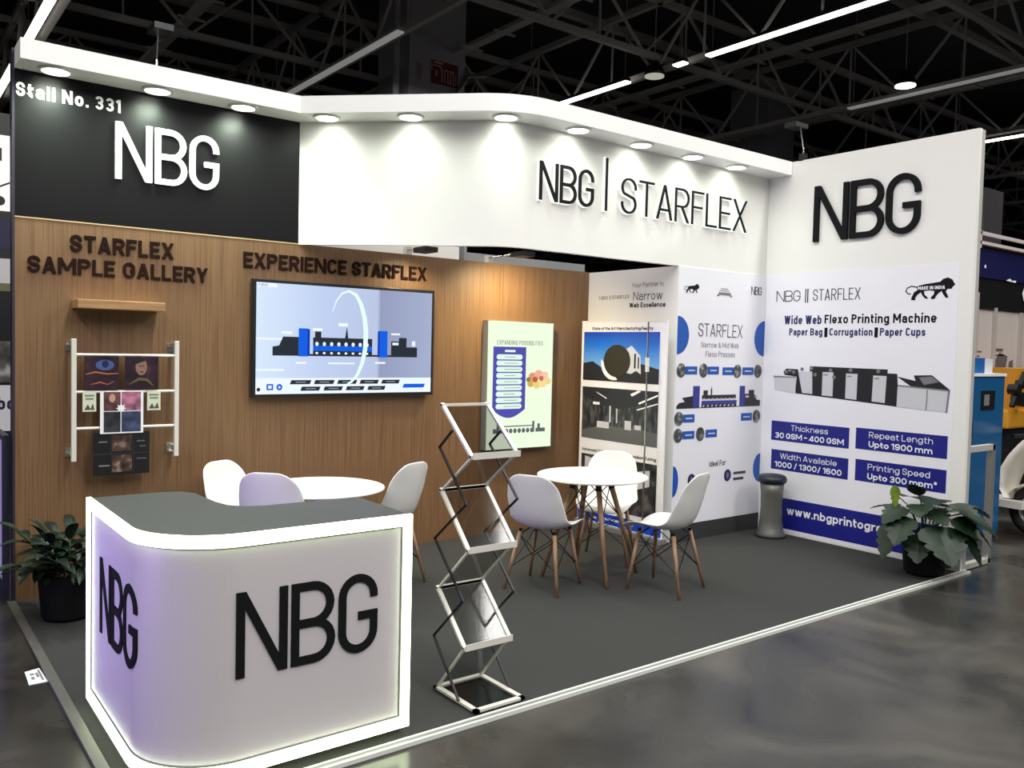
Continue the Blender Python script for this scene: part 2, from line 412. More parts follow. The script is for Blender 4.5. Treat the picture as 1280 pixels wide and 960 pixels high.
# roof trusses: one mesh each
def truss(p, q, z0=7.15, z1=8.5, bays=12):
    p = Vector(p); q = Vector(q); bm = B(); d = (q-p)/bays; up = Vector((0, 0, 1))
    lo = [p+d*i+up*z0 for i in range(bays+1)]; hi = [p+d*(i+.5)+up*z1 for i in range(bays)]
    bar(bm, lo[0], lo[-1], .11); bar(bm, hi[0]-d*.5, hi[-1]+d*.5, .12)
    for i in range(bays):
        bar(bm, lo[i], hi[i], .05); bar(bm, hi[i], lo[i+1], .05)
        bar(bm, hi[i], hi[i]-up*(z1-z0), .035)
    struct('ceiling_beam', bm, m_truss)
for k in range(-2, 8): truss((1.9+4.9*k, -4, 0), (1.9+4.9*k, 45, 0), bays=20)
for k in range(0, 9): truss((-10, .8+4.9*k, .1), (42, .8+4.9*k, .1), 7.3, 8.4, bays=22)
for k in range(0, 9):   # secondary purlins and cable trays
    bm = B(); bar(bm, (-10, 3.2+4.9*k, 8.9), (42, 3.2+4.9*k, 8.9), .16); struct('ceiling_beam', bm, m_truss)
for x in (4.2, 9.1, 14.0, 18.9):
    bm = B(); bar(bm, (x, -2, 7.75), (x, 45, 7.75), .2, .08)
    for j in range(40): bar(bm, (x-.25, -1.5+1.1*j, 7.7), (x+.25, -1.5+1.1*j, 7.7), .04)
    struct('ceiling_beam', bm, m_truss)
# hall columns
m_column = M('column_paint', (150, 146, 150), .7)
bm = B(); box(bm, 7.99, 9.34, 9.0, 10.3, FZ, 9.4)
for z in (4.5, 6.2): box(bm, 7.96, 9.37, 8.97, 10.33, z, z+.06)
struct('wall_column', bm, m_column)
bm = B(); box(bm, 19.7, 21.0, 9, 10.3, FZ, 9.4); struct('wall_column', bm, m_column)
bm = B(); box(bm, 19.75, 20.7, 3, 4.2, FZ, 5.6); struct('wall_column', bm, m_column)
bm = B(); tube(bm, (7.75, 9.1, FZ), (7.75, 9.1, 9.4), .07); struct('wall_column_pipe', bm, m_column)

# ------------------------------------------------------------------ booth shell
bm = B(); box(bm, 0, 4.83, 0, .08, 0, 2.395); struct('wall_back', bm, m_wood)
bm = B(); box(bm, 0, 1.86, 0.0, .08, 2.395, 3.41); struct('wall_back_upper', bm, m_black_panel)
bm = B(); box(bm, -.014, 0, -.004, .09, FZ, 3.41); struct('trim_1', bm, M('dark_violet_edge', (40, 36, 52), .5))
bm = B(); box(bm, .0, 1.84, -.003, 0, 2.389, 2.397); struct('trim_2', bm, M('pale_oak_edge', (196, 168, 128), .5))
bm = B(); box(bm, 4.78, 4.83, -1.075, 0, 0, 2.39); struct('wall_storage_side', bm, m_white)
bm = B(); box(bm, 4.78, 6.0, -1.125, -1.075, .0, 2.39); struct('wall_storage_front', bm, m_white)
bm = B(); box(bm, 4.776, 6.0, -1.131, -1.125, 0, .148); struct('baseboard_storage', bm, M('dark_skirting', (52, 52, 54), .6))
bm = B(); box(bm, 6.0, 6.04, -3.0, 0, 0, 3.41); struct('wall_right', bm, m_white)
bm = B(); box(bm, 6.04, 6.085, -3.003, 0, 0, 3.405); struct('wall_right_outer', bm, m_grey_edge)
# fascia ring beam: from the back wall, 45 degrees out, then along to the right wall
def fascia_path(off, rad=.40, n=10):
    """plan points of the fascia line moved outwards by off"""
    s = off/math.sqrt(2); a = (1.84-s, -s); tx = off*math.tan(PI/8)
    cx, cy = 2.96-tx, -1.12-off; R = rad+off; t = R*math.tan(PI/8)
    d = 1/math.sqrt(2); p0 = (cx-t*d, cy+t*d); cen = (cx+t, cy+R)
    pts = [a, p0]
    for i in range(1, n+1):
        th = math.radians(225+45*i/n); pts.append((cen[0]+R*math.cos(th), cen[1]+R*math.sin(th)))
    pts.append((6.0, cy)); return pts
fo = fascia_path(0); fi = fascia_path(-.05); fi[0] = (1.86, -.0)
fo[0] = (1.84, 0)
bm = B(); prism(bm, fo + fi[::-1], 2.39, 3.40); o = struct('wall_fascia', bm, m_white)
lip = fascia_path(.245, .40)
xl = 1.84-.245*math.sqrt(2)+.245   # where the diagonal lip meets the straight lip along the black panel
lip[0] = (xl, -.245)
bm = B(); prism(bm, [(0, 0), (0, -.245)] + lip + fo[::-1], 3.29, 3.41); struct('trim_3', bm, M('white_canopy', (240, 240, 238), .5))
bm = B(); box(bm, -.004, 6.085, -3.042, -3.0, FZ, .004); struct('trim_4', bm, M('silver_floor_profile', (128, 130, 126), .4, .2))
m_ridge = M('white_ridge', (224, 226, 220), .35)
bm = B(); box(bm, -.004, 6.085, -3.012, -3.0, .004, .009); struct('trim_6', bm, m_ridge)
bm = B(); box(bm, -.004, 6.085, -3.046, -3.034, FZ, .007); struct('trim_7', bm, m_ridge)
bm = B(); box(bm, -.045, 0, -3.045, 0, FZ, .004); struct('trim_5', bm, M('grey_floor_profile', (92, 90, 87), .5, .2))

# ------------------------------------------------------------------ downlights under the canopy
def make_downlight():
    t = thing('downlight', '', 'downlight', (0, 0, 0), 'round downlights under the white canopy')
    bm = B(); lathe(bm, [(.078, 0), (.098, 0), (.098, -.012), (.078, -.012), (.078, 0)]); obj('trim_ring', bm, m_white, t)
    bm = B(); lathe(bm, [(0, -.004), (.078, -.004), (.078, -.009), (0, -.009)]); obj('lens', bm, m_down, t)
    return t
dl = make_downlight()
DL = [(.205, -.122, 'round downlight right above the small writing Stall No. 331'), (.80, -.122, 'round downlight above the large white logo on black'),
      (1.37, -.122, 'round downlight above the blank end of the black panel, beside the white fascia'), (1.93, -.27, 'first round downlight on the white fascia, next to the black panel'),
      (2.37, -.705, 'second round downlight on the white fascia, over its blank slanting stretch'),
      (2.88, -1.16, 'round downlight at the rounded bend of the white fascia'), (3.49, -1.243, 'round downlight above the thick first letters on the white fascia'),
      (4.157, -1.243, 'round downlight above the start of the long thin word on the fascia'), (4.775, -1.243, 'round downlight above the middle of the long thin word on the fascia'),
      (5.351, -1.243, 'round downlight nearest the tall white end wall, above the end of the long thin word')]
for i, (x, y, lb) in enumerate(DL):
    o = dl if i == 0 else copy_thing(dl, (0, 0, 0), 0)
    o.location = (x, y, 3.29); o['label'] = lb
    spot('downlight_beam', (x, y, 3.27), (x, y, 0), 95 if i < 3 else 13, 2.85, 1.0, (.84, 1, .80), .09)

# ------------------------------------------------------------------ signs on the walls
t = thing('stall_number_sign', 'small white lettering Stall No. 331 on the black panel', 'sign', (.3, 0, 3.15))
printed('lettering', P_BACK, 'Stall No. 331', .008, .603, 3.128, 3.212, 1, M('white_vinyl', (245, 248, 245), .4), t, bold=.025, gap=.17)
t = thing('logo_sign', 'large white three-letter logo on the black panel', 'sign', (.9, 0, 2.7))
sign_letters(P_BACK, sign_layout('NBG', .57, 1.24, 2.70, 3.07, .10, .05), M('white_letter', (248, 248, 250), .35, emit=.12), t, 0, .02)
t = thing('heading_sign', 'two lines of dark capitals on oak above the small shelf', 'sign', (.62, 0, 2.06))
m_brown = M('dark_brown_letter', (34, 16, 12), .8, spec=.1)
sign_text('first_line', P_BACK, sign_layout('STARFLEX', .305, .942, 2.205, 2.312, .178, .11), m_brown, t, 0, .012)
sign_text('second_line', P_BACK, sign_layout('SAMPLE GALLERY', .068, 1.172, 2.058, 2.161, .178, .11, .36), m_brown, t, 0, .012)
t = thing('heading_sign', 'single line of dark capitals on oak above the television', 'sign', (2.2, 0, 2.19))
sign_text('lettering', P_BACK, sign_layout('EXPERIENCE STARFLEX', 1.424, 2.957, 2.191, 2.30, .178, .11, .34), m_brown, t, 0, .012)

P_FAS = Plane((0, -1.12, 0), (1, 0, 0), (0, 0, 1), (0, -1, 0))
t = thing('fascia_sign', 'thin black raised lettering with white halo along the white fascia', 'sign', (4.4, -1.12, 2.75))
m_halo = glow('halo_acrylic', (255, 255, 248), .95)
for txt, x0, x1, s, g in (('NBG', 3.21, 3.75, .085, .075), ('STARFLEX', 4.05, 5.64, .062, .125)):
    sign_letters(P_FAS, sign_layout(txt, x0, x1, 2.752, 3.036, s, g), m_black, t, .022, .034)
    sign_text('halo_backing', P_FAS, sign_layout(txt, x0-.005, x1+.005, 2.747, 3.041, s+.035, g-.032), m_halo, t, .0, .02)
bm = B(); slab(bm, P_FAS, rect(3.876, 3.894, 2.747, 3.158), .022, .034); obj('divider_bar', bm, m_black, t)
bm = B(); slab(bm, P_FAS, rect(3.870, 3.900, 2.741, 3.164), .0, .02); obj('halo_backing', bm, m_halo, t)

t = thing('logo_sign', 'large black raised three-letter logo high on the white end wall', 'sign', (6, -2.1, 2.65))
sign_letters(P_RIGHT, sign_layout('NBG', 1.617, 2.572, 2.66, 3.15, .098, .04), m_black, t, 0, .03)

# ------------------------------------------------------------------ printed drawings used on several posters
LION = [(1158,78),(1150,65),(1138,42),(1112,28),(1085,35),(1065,55),(1030,60),(980,66),(935,75),(918,84),(925,108),(905,120),(892,150),(886,172),(893,178),(916,178),(912,165),(925,142),(948,124),(955,142),(972,165),(990,173),(992,162),(972,142),(966,116),(1000,112),(1032,118),(1030,140),(1010,164),(1018,175),(1037,172),(1042,155),(1058,135),(1076,120),(1085,140),(1103,168),(1120,166),(1114,150),(1102,125),(1112,106),(1136,108),(1142,94)]
def lion(pl, s0, s1, t0, t1, lay, parent, words=True):
    f = lambda x, y: (s0+(x-848)/312*(s1-s0), t0+(178-y)/150*(t1-t0))
    polys = [[f(*p) for p in LION]]
    tail = [f(*p) for p in ((920,86),(885,78),(860,90),(850,112),(866,132),(884,133))]
    polys += strip_poly(tail, (s1-s0)*.022)
    g = ink('lion_emblem', pl, polys, lay, m_black, parent)
    if words: printed('emblem_words', pl, 'MAKE IN INDIA', *[f(928, 0)[0], f(1096, 0)[0]], f(0, 106)[1], f(0, 82)[1], lay+1, m_whiteink, g, .03)
def press_line(pl, s0, s1, t0, t1, lay, parent, blue, name='machine_picture'):
    """side view of the printing line: dark units, two tall blue cabinets, row of stations"""
    W, H = s1-s0, t1-t0; q = lambda a, b, c, d: [(s0+a*W, t0+c*H), (s0+b*W, t0+c*H), (s0+b*W, t0+d*H), (s0+a*W, t0+d*H)]
    pp = lambda l: [(s0+a*W, t0+b*H) for a, b in l]
    k = ink(name, pl, [pp([(0, .02), (0, .12), (.03, .26), (.09, .30), (.06, .48), (.19, .56), (.19, .02)]),
                       q(.28, .70, .02, .16), q(.285, .69, .40, .58), q(.30, .35, .58, .80), q(.385, .40, .58, .86), pp([(.387, .8), (.398, .8), (.393, 1)]),
                       pp([(.80, .02), (.80, .60), (.85, .60), (.85, .78), (.92, .78), (.92, .56), (.95, .50), (.95, .32), (1, .28), (1, .02)]),
                       q(.0, 1, 0, .03)], lay, M('machine_dark_print', (34, 34, 38), .5), parent)
    inks('blue_cabinet_print', pl, [q(.18, .255, .02, 1.0), q(.735, .80, .02, .98)], lay+1, blue, k)
    ink('blue_deck_print', pl, [q(.28, .70, .14, .32)], lay+1, blue, k)
    ink('station_prints', pl, [disc(s0+(.31+.05*i)*W, t0+.38*H, W*.014, H*.06, 8) for i in range(8)] +
        [pp([(.29+.05*i, .05), (.305+.05*i, .05), (.315+.05*i, .13), (.30+.05*i, .13)]) for i in range(8)] + [q(.81, .85, .42, .52), q(.93, .96, .4, .5)], lay+2, m_lightgrey, k)
    return k

# ------------------------------------------------------------------ right wall poster
t = thing('wall_poster', 'tall poster Wide Web Flexo Printing Machine above the waste bin and monstera', 'poster', (6, -2, .02))
bm = B(); slab(bm, P_RIGHT, rect(1.135, 2.895, .012, 2.395), 0, .003); obj('sheet', bm, m_poster, t)
P = P_RIGHT
sign_text('brand_line', P, sign_layout('NBG', 1.247, 1.50, 2.14, 2.24, .075, .06), m_black, t, .004, .005)
ink('brand_line_bars', P, [rect(1.548, 1.558, 2.125, 2.25), rect(1.57, 1.58, 2.125, 2.25)], 4, m_black, t)
sign_text('brand_line', P, sign_layout('STARFLEX', 1.628, 2.082, 2.14, 2.241, .07, .11), m_black, t, .004, .005)
lion(P, 2.474, 2.872, 2.118, 2.288, 4, t)
printed('headline', P, 'Wide Web', 1.342, 1.722, 1.932, 2.01, 4, m_navytext, t, .022)
printed('headline', P, 'Flexo Printing Machine', 1.752, 2.735, 1.936, 2.013, 4, m_black, t, .022)
printed('subtitle', P, 'Paper Bag', 1.398, 1.735, 1.83, 1.895, 4, m_navytext, t, .02)
printed('subtitle', P, 'Corrugation', 1.805, 2.205, 1.83, 1.895, 4, m_navytext, t, .02)
printed('subtitle', P, 'Paper Cups', 2.27, 2.652, 1.83, 1.895, 4, m_navytext, t, .02)
inks('subtitle_bar', P, [rect(1.755, 1.785, 1.815, 1.90), rect(2.222, 2.252, 1.815, 1.90)], 4, m_black, t)
# machine
f = lambda x, y: (1.245+(x-110)/945*1.63, 1.60-(y-570)/250*.37)
g = ink('machine_picture', P, [[f(*p) for p in l] for l in (
    [(248,770),(255,640),(330,640),(330,600),(752,603),(752,625),(800,625),(805,690),(803,808),(700,800)],
    [(172,640),(190,620),(262,622),(262,668),(180,660)], [(800,640),(890,660),(880,630),(965,625),(1050,700),(880,700)])], 4, M('machine_black_print', (22, 22, 24), .5), t)
inks('white_unit_print', P, [[f(*p) for p in l] for l in (
    [(262,635),(345,632),(350,768),(290,765)], [(405,632),(466,632),(466,775),(405,772)], [(536,635),(598,635),(597,785),(536,781)], [(680,640),(748,640),(744,792),(677,788)],
    [(115,680),(250,670),(250,772),(120,755)], [(805,688),(1045,705),(1040,820),(803,808)])], 5, m_lightgrey, g)
inks('frame_line_print', P, [[f(*p) for p in l] for l in (
    [(112,668),(250,668),(250,674),(112,678)], [(945,706),(950,706),(948,815),(943,815)], [(1042,704),(1050,704),(1042,820),(1034,820)], [(805,686),(1050,700),(1050,708),(805,694)],
    [(410,645),(436,645),(436,652),(410,652)], [(542,648),(566,648),(566,655),(542,655)], [(686,653),(712,653),(712,660),(686,660)])], 6, m_greyink, g)
ink('roller_prints', P, [disc(*f(x, y), .018, .017, 12) for x, y in ((190,640),(212,630),(235,640),(285,620),(340,612),(362,650),(470,660),(705,615),(450,620),(560,615))] +
    [[f(*p) for p in ((905,640),(965,632),(1000,660),(930,680))]], 6, m_greyink, g)
for (sa, sb, ta, tb, big, small, ss, bs) in (
        (1.245, 2.032, .856, 1.037, '30 GSM - 400 GSM', 'Thickness', (1.455, 1.83), (1.288, 1.985)),
        (2.093, 2.866, .866, 1.046, 'Upto 1900 mm', 'Repeat Length', (2.213, 2.752), (2.213, 2.752)),
        (1.254, 2.034, .587, .77, '1000 / 1300/ 1600', 'Width Available', (1.35, 1.925), (1.295, 1.975)),
        (2.10, 2.868, .594, .778, 'Upto 300 mpm*', 'Printing Speed', (2.213, 2.74), (2.213, 2.80))):
    g = ink('blue_box', P, [rect(sa, sb, ta, tb)], 4, m_blue, t)
    printed('box_words', P, small, ss[0], ss[1], ta+.103, ta+.155, 5, m_whiteink, g, 0.0)
    printed('box_words', P, big, bs[0], bs[1], ta+.024, ta+.076, 5, m_whiteink, g, .028)
g = ink('blue_band', P, [rect(1.335, 2.87, .05, .33)], 4, m_blue, t)
printed('web_address', P, 'www.nbgprintographic.com', 1.443, 2.80, .186, .26, 5, m_whiteink, g, .022)

# ------------------------------------------------------------------ poster on the storage front
t = thing('wall_poster', 'poster with blue half circles on the narrow wall between photo banner and waste bin', 'poster', (5.4, -1.125, .15))
P = P_FRONT
bm = B(); slab(bm, P, rect(4.782, 5.998, .15, 2.386), 0, .002); obj('sheet', bm, m_poster, t)
lion(P, 4.853, 5.05, 2.165, 2.25, 3, t, False)
ink('ribbon_print', P, [rect(5.34, 5.44, 2.225, 2.232), rect(5.32, 5.46, 2.207, 2.213), rect(5.31, 5.48, 2.172, 2.196), rect(5.29, 5.32, 2.16, 2.176), rect(5.47, 5.50, 2.16, 2.176)], 3, m_greyink, t)
sign_text('brand_mark', P, sign_layout('NBG', 5.775, 5.93, 2.20, 2.276, .09, .04), m_black, t, .003, .004)
sign_text('headline', P, sign_layout('STARFLEX', 5.055, 5.668, 1.796, 1.912, .075, .12), M('charcoal_print', (64, 62, 70), .5), t, .003, .004)
printed('subtitle', P, 'Narrow & Mid Web', 5.10, 5.62, 1.70, 1.748, 3, m_greyink, t)
printed('subtitle', P, 'Flexo Presses', 5.16, 5.57, 1.617, 1.668, 3, m_greyink, t)
ink('blue_circle', P, [disc(4.783, 1.80, .15, .165, 24, -PI/2, PI/2)], 3, m_bluemid, t)
ink('blue_circle', P, [disc(5.997, 1.797, .15, .165, 24, PI/2, 3*PI/2)], 3, m_bluemid, t)
ink('blue_circle', P, [disc(4.783, .535, .07, .135, 24, -PI/2, PI/2)], 3, m_bluemid, t)
ink('blue_circle', P, [disc(5.997, .58, .10, .135, 24, PI/2, 3*PI/2)], 3, m_bluemid, t)
press_line(P, 4.80, 5.965, 1.165, 1.36, 3, t, M('print_violet_blue', (52, 56, 140), .5))
m_cell = noisy('detail_photo', [(.3, (24, 26, 28)), (.55, (90, 92, 92)), (.75, (190, 190, 186))], nscale=22, detail=3, rough=.5)
for cs, ct, ra, rb in ((4.845, 1.497, 4.90, 5.055), (5.139, 1.497, 5.195, 5.35), (5.612, 1.491, 5.40, 5.56), (5.915, 1.492, 5.685, 5.85),
                       (4.834, 1.078, 4.89, 5.04), (5.917, 1.068, 5.688, 5.85), (4.831, .932, 4.89, 5.045), (5.122, .934, 5.195, 5.352)):
    g = ink('caption_box', P, [rect(ra, rb, ct-.035, ct+.035)], 3, m_bluemid, t)
    ink('detail_picture', P, [disc(cs, ct, .058, .062, 20)], 4, m_cell, g)
    ink('caption_line', P, [rect(ra+.035, rb-.03, ct-.006, ct+.006)], 4, m_lightgrey, g)
printed('ideal_for_words', P, 'Ideal For', 5.26, 5.49, .635, .685, 3, m_black, t, .01)
for cs, ct, rows, s1 in ((5.027, .533, (.545,), 5.21), (5.522, .539, (.552, .498), 5.785)):
    g = ink('blue_icon', P, [disc(cs, ct, .05, .055, 20)], 3, m_navytext, t)
    ink('icon_mark', P, [disc(cs, ct, .02, .03, 10)], 4, m_greyink, g)
    ink('icon_caption', P, [rect(cs+.085, s1-.03*i, r-.012, r+.012) for i, r in enumerate(rows)], 3, M('charcoal_print', (64, 62, 70), .5), t)

# ------------------------------------------------------------------ lettering on the storage side wall
t = thing('slogan_sign', 'printed words Your Partner in Narrow Web Excellence on white side wall', 'sign', (4.78, -.8, 2.05))
printed('first_line', P_SIDE, 'Your Partner in', .575, .957, 2.225, 2.268, 1, m_greyink, t)
printed('second_line', P_SIDE, 'Narrow', .595, .948, 2.11, 2.185, 1, M('slate_print', (70, 74, 88), .5), t)
printed('third_line', P_SIDE, 'Web Excellence', .55, .985, 2.045, 2.088, 1, m_black, t, .02)
sign_text('brand_line', P_SIDE, sign_layout('NBG', .15, .265, 2.128, 2.16, .12, .07), m_greyink, t, .001, .002)
ink('brand_line_bars', P_SIDE, [rect(.29, .294, 2.122, 2.164), rect(.30, .304, 2.122, 2.164)], 1, m_greyink, t)
sign_text('brand_line', P_SIDE, sign_layout('STARFLEX', .325, .545, 2.13, 2.162, .12, .13), m_greyink, t, .001, .002)

# ------------------------------------------------------------------ free-standing photo banner in front of it
t = thing('photo_banner', 'white roll-up banner with three factory photos before white side wall', 'banner', (4.66, -.6, 0))
P = P_BAN
bm = B(); box(bm, 4.655, 4.67, -1.13, -.06, .055, 1.912); obj('banner_sheet', bm, M('banner_white', (242, 242, 244), .4), t)
bm = B(); box(bm, 4.62, 4.72, -1.14, -.05, 0.0, .055, .01); obj('base_cassette', bm, m_alu, t)
bm = B(); box(bm, 4.652, 4.675, -1.13, -.06, 1.912, 1.925); obj('top_rail', bm, m_white, t)
printed('caption', P, 'State of the Art Manufacturing Facility', .20, .968, 1.84, 1.868, 1, m_black, t, .02)
printed('caption', P, 'Advanced CNC Technology for Precision Tuning', .105, 1.045, .708, .736, 1, m_black, t, .02)
def grad(name, stops, axis_scale=1.8, rot=(0, 0, 0), loc=(0, 0, 0)):
    m = bpy.data.materials.new(name); m.use_nodes = True; MATS[name] = m
    nt = m.node_tree; N = nt.nodes; b = N['Principled BSDF']; tc = N.new('ShaderNodeTexCoord'); sx = N.new('ShaderNodeSeparateXYZ')
    rp = N.new('ShaderNodeValToRGB'); els = rp.color_ramp.elements
    while len(els) < len(stops): els.new(.5)
    for e, (p, c) in zip(els, stops): e.position = p; e.color = (*lin(c), 1)
    nt.links.new(tc.outputs['Generated'], sx.inputs[0]); nt.links.new(sx.outputs[2], rp.inputs[0]); nt.links.new(rp.outputs[0], b.inputs['Base Color'])
    b.inputs['Roughness'].default_value = .3
    return m
g = ink('factory_photo', P, [rect(.092, 1.051, 1.372, 1.822)], 1, grad('sky_photo', [(.0, (150, 190, 230)), (.35, (110, 170, 232)), (.7, (40, 120, 220)), (1, (14, 70, 190))]), t)
ink('ground_print', P, [[(.092, 1.372), (1.051, 1.372), (1.051, 1.50), (.80, 1.55), (.6, 1.48), (.40, 1.47), (.22, 1.55), (.092, 1.53)]], 2, M('photo_dark', (34, 36, 42), .5), g)
ink('building_print', P, [[(.64, 1.46), (.63, 1.66), (.72, 1.70), (.83, 1.61), (.84, 1.45), (.78, 1.48), (.72, 1.45)]], 3, M('photo_building', (214, 218, 220), .5), g)
inks('window_print', P, [rect(.755, .775, 1.5, 1.63), rect(.80, .815, 1.5, 1.60), rect(.66, .69, 1.53, 1.64)], 4, M('photo_dark', (34, 36, 42), .5), g)
ink('white_arc_print', P, [disc(.50, 1.545, .165, .16, 30, PI*.95, PI*1.6)], 4, m_whiteink, g)
ink('dark_disc_print', P, [disc(.54, 1.56, .17, .147, 36)], 5, M('dark_olive_print', (46, 42, 28), .5), g)
g = ink('workshop_photo', P, [rect(.092, 1.053, .83, 1.31)], 1, noisy('workshop_photo', [(.3, (24, 25, 28)), (.5, (52, 54, 58)), (.68, (96, 98, 100)), (.8, (150, 152, 152))], scale=(3, 3, 1.2), nscale=9, detail=5, rough=.35), t)
ink('floor_print', P, [[(.092, .83), (1.053, .83), (1.053, .95), (.75, .97), (.35, .96), (.092, .90)]], 2, M('photo_grey', (96, 98, 98), .45), g)
ink('roof_print', P, [[(.092, 1.31), (1.053, 1.31), (1.053, 1.22), (.6, 1.13), (.3, 1.15), (.092, 1.24)]], 2, M('photo_roof', (40, 42, 48), .45), g)
inks('light_streak_print', P, [[(.72, 1.27), (.74, 1.25), (.85, 1.30), (.82, 1.31)], [(.82, 1.20), (.83, 1.185), (1.05, 1.27), (1.05, 1.285)], [(.80, 1.14), (.81, 1.13), (1.05, 1.20), (1.05, 1.21)], [(.28, 1.27), (.29, 1.26), (.42, 1.21), (.42, 1.22)],
    rect(.24, .33, 1.15, 1.175)], 3, m_whiteink, g)
inks('machine_print', P, [rect(.30, .46, .94, 1.0), rect(.66, .74, .95, 1.03), rect(.46, .48, 1.0, 1.15), rect(.55, .565, 1.0, 1.13), rect(.78, .86, .96, 1.0)], 3, m_lightgrey, g)
g = ink('machine_photo', P, [rect(.10, 1.06, .20, .68)], 1, noisy('machine_photo', [(.3, (20, 22, 24)), (.55, (54, 56, 58)), (.8, (120, 122, 122))], scale=(2, 2, 2), nscale=5, detail=4, rough=.35), t)
inks('machine_print', P, [[(.72, .40), (.98, .48), (.98, .62), (.86, .60), (.72, .55)], [(.15, .48), (.30, .5), (.30, .64), (.15, .66)]], 2, m_lightgrey, g)
g = ink('blue_strip', P, [rect(.065, 1.125, .06, .155)], 1, M('banner_blue', (24, 70, 190), .4), t)
ink('strip_words', P, [rect(.12, .17, .10, .115), rect(.24, .33, .09, .105), rect(.44, .62, .10, .12), rect(.70, .80, .10, .115)], 2, m_lightgrey, g)
# slim pole
t = thing('slim_pole', 'slim dark metal pole with short top arm beside the photo banner', 'pole', (4.555, -1.0, 0))
bm = B(); tube(bm, (4.555, -1.005, .012), (4.555, -1.005, 1.905), .008); obj('pole', bm, m_chrome, t)
bm = B(); bar(bm, (4.555, -1.01, 1.905), (4.555, -.74, 1.905), .008); obj('top_arm', bm, m_steel_light, t)
bm = B(); lathe(bm, [(0, .012), (.05, .012), (.055, .006), (.055, 0), (0, 0)], (4.555, -1.005, 0)); obj('foot', bm, m_darkpl, t)
bm = B(); box(bm, 4.543, 4.567, -1.017, -.993, 1.48, 1.60); obj('clip', bm, m_steel_light, t)

# ------------------------------------------------------------------ light box
t = thing('light_box', 'glowing white light box EXPANDING POSSIBILITIES on the oak wall', 'light box', (3.9, 0, .76))
bm = B(); box(bm, 3.545, 4.285, -.078, 0, .757, 1.890); obj('box_body', bm, M('lightbox_case', (150, 152, 140), .5), t)
P = Plane((0, -.078, 0), (1, 0, 0), (0, 0, 1), (0, -1, 0))
ink('glowing_face', P, [rect(3.549, 4.281, .761, 1.886)], 0, glow('lightbox_face', (238, 252, 222), .85), t)
glb = glow('lightbox_violet', (84, 80, 172), .85); gli = glow('lightbox_ink', (96, 104, 104), .85); glp = glow('lightbox_pill', (224, 246, 232), .85)
printed('title_words', P, 'EXPANDING POSSIBILITIES', 3.645, 4.16, 1.683, 1.722, 2, gli, t)
g = ink('violet_column', P, [[(3.606, 1.665), (3.606, 1.11)] + [(3.606+.364*i/12, 1.11-.075*math.sin(PI*i/12)) for i in range(1, 12)] + [(3.970, 1.11), (3.970, 1.665)]], 1, glb, t)
ink('column_title', P, [pill(3.73, 3.85, 1.618, 1.638)], 2, glp, g)
inks('white_pill', P, [pill(3.642, 3.930, 1.553-.0547*i, 1.598-.0547*i) for i in range(9)], 2, glp, g)
ink('pill_lines', P, [rect(3.73, 3.85+.03*(i % 3), 1.573-.0547*i, 1.577-.0547*i) for i in range(9)], 3, gli, g)
for k, (cx_, cz_, r_, col) in enumerate(((4.05, 1.40, .045, (226, 150, 110)), (4.12, 1.42, .05, (240, 176, 150)), (4.19, 1.41, .045, (246, 200, 170)), (4.03, 1.34, .04, (214, 170, 90)), (4.10, 1.33, .045, (236, 210, 120)),
        (4.17, 1.34, .045, (244, 220, 150)), (4.23, 1.36, .035, (240, 214, 140)), (4.08, 1.375, .03, (190, 90, 70)), (4.15, 1.385, .028, (206, 110, 90)), (4.0, 1.375, .025, (120, 130, 90)))):
    ink('food_picture', P, [disc(cx_, cz_, r_, r_*.85, 14)], 1+k*.4, glow('food_%d' % k, col, .85), t)
g = ink('machine_picture', P, [disc(3.72+.048*i, .918, .020, .022, 12) for i in range(8)] + [rect(3.62, 3.66, .90, .94), rect(3.66, 3.69, .90, .985), rect(4.06, 4.085, .90, 1.0), rect(4.10, 4.21, .90, .935), rect(4.12, 4.15, .935, .975), rect(3.71, 4.08, .955, .965)], 1, gli, t)
printed('corner_mark', P, 'N', 4.17, 4.20, 1.765, 1.81, 1, glp, t)

# ------------------------------------------------------------------ television
t = thing('television', 'large black-framed television showing a printing line on the oak wall', 'television', (2.2, 0, 1.25))
bm = B(); box(bm, 1.473, 3.0, -.07, -.02, 1.252, 2.112, .006); obj('casing', bm, m_darkpl, t)
bm = B(); box(bm, 1.9, 2.6, -.02, 0, 1.45, 1.95); obj('wall_bracket', bm, m_darkpl, t)
P = Plane((0, -.07, 0), (1, 0, 0), (0, 0, 1), (0, -1, 0))
m_scr = bpy.data.materials.new('screen_glow'); m_scr.use_nodes = True
nt = m_scr.node_tree; nt.nodes.clear(); N = nt.nodes
so = N.new('ShaderNodeOutputMaterial'); em = N.new('ShaderNodeEmission'); tc = N.new('ShaderNodeTexCoord'); sx = N.new('ShaderNodeSeparateXYZ'); rp = N.new('ShaderNodeValToRGB')
for k in range(3): rp.color_ramp.elements.new(.5)
for e, (p_, c_) in zip(rp.color_ramp.elements, ((0, (214, 230, 250)), (.35, (190, 206, 238)), (.66, (186, 196, 226)), (.68, (148, 156, 188)), (1, (164, 174, 204)))): e.position = p_; e.color = (*lin(c_), 1)
nt.links.new(tc.outputs['Generated'], sx.inputs[0]); nt.links.new(sx.outputs[0], rp.inputs[0]); nt.links.new(rp.outputs[0], em.inputs[0]); nt.links.new(em.outputs[0], so.inputs[0]); em.inputs[1].default_value = .85
scr = ink('screen', P, [rect(1.497, 2.976, 1.277, 2.087)], 0, m_scr, t)
gW = glow('screen_white', (236, 246, 255), .85); gB = glow('screen_blue', (24, 96, 226), .85); gK = glow('screen_dark', (44, 50, 58), .85); gA = glow('screen_arc', (214, 252, 250), 1.0); gD = glow('screen_navy', (18, 60, 160), .85)
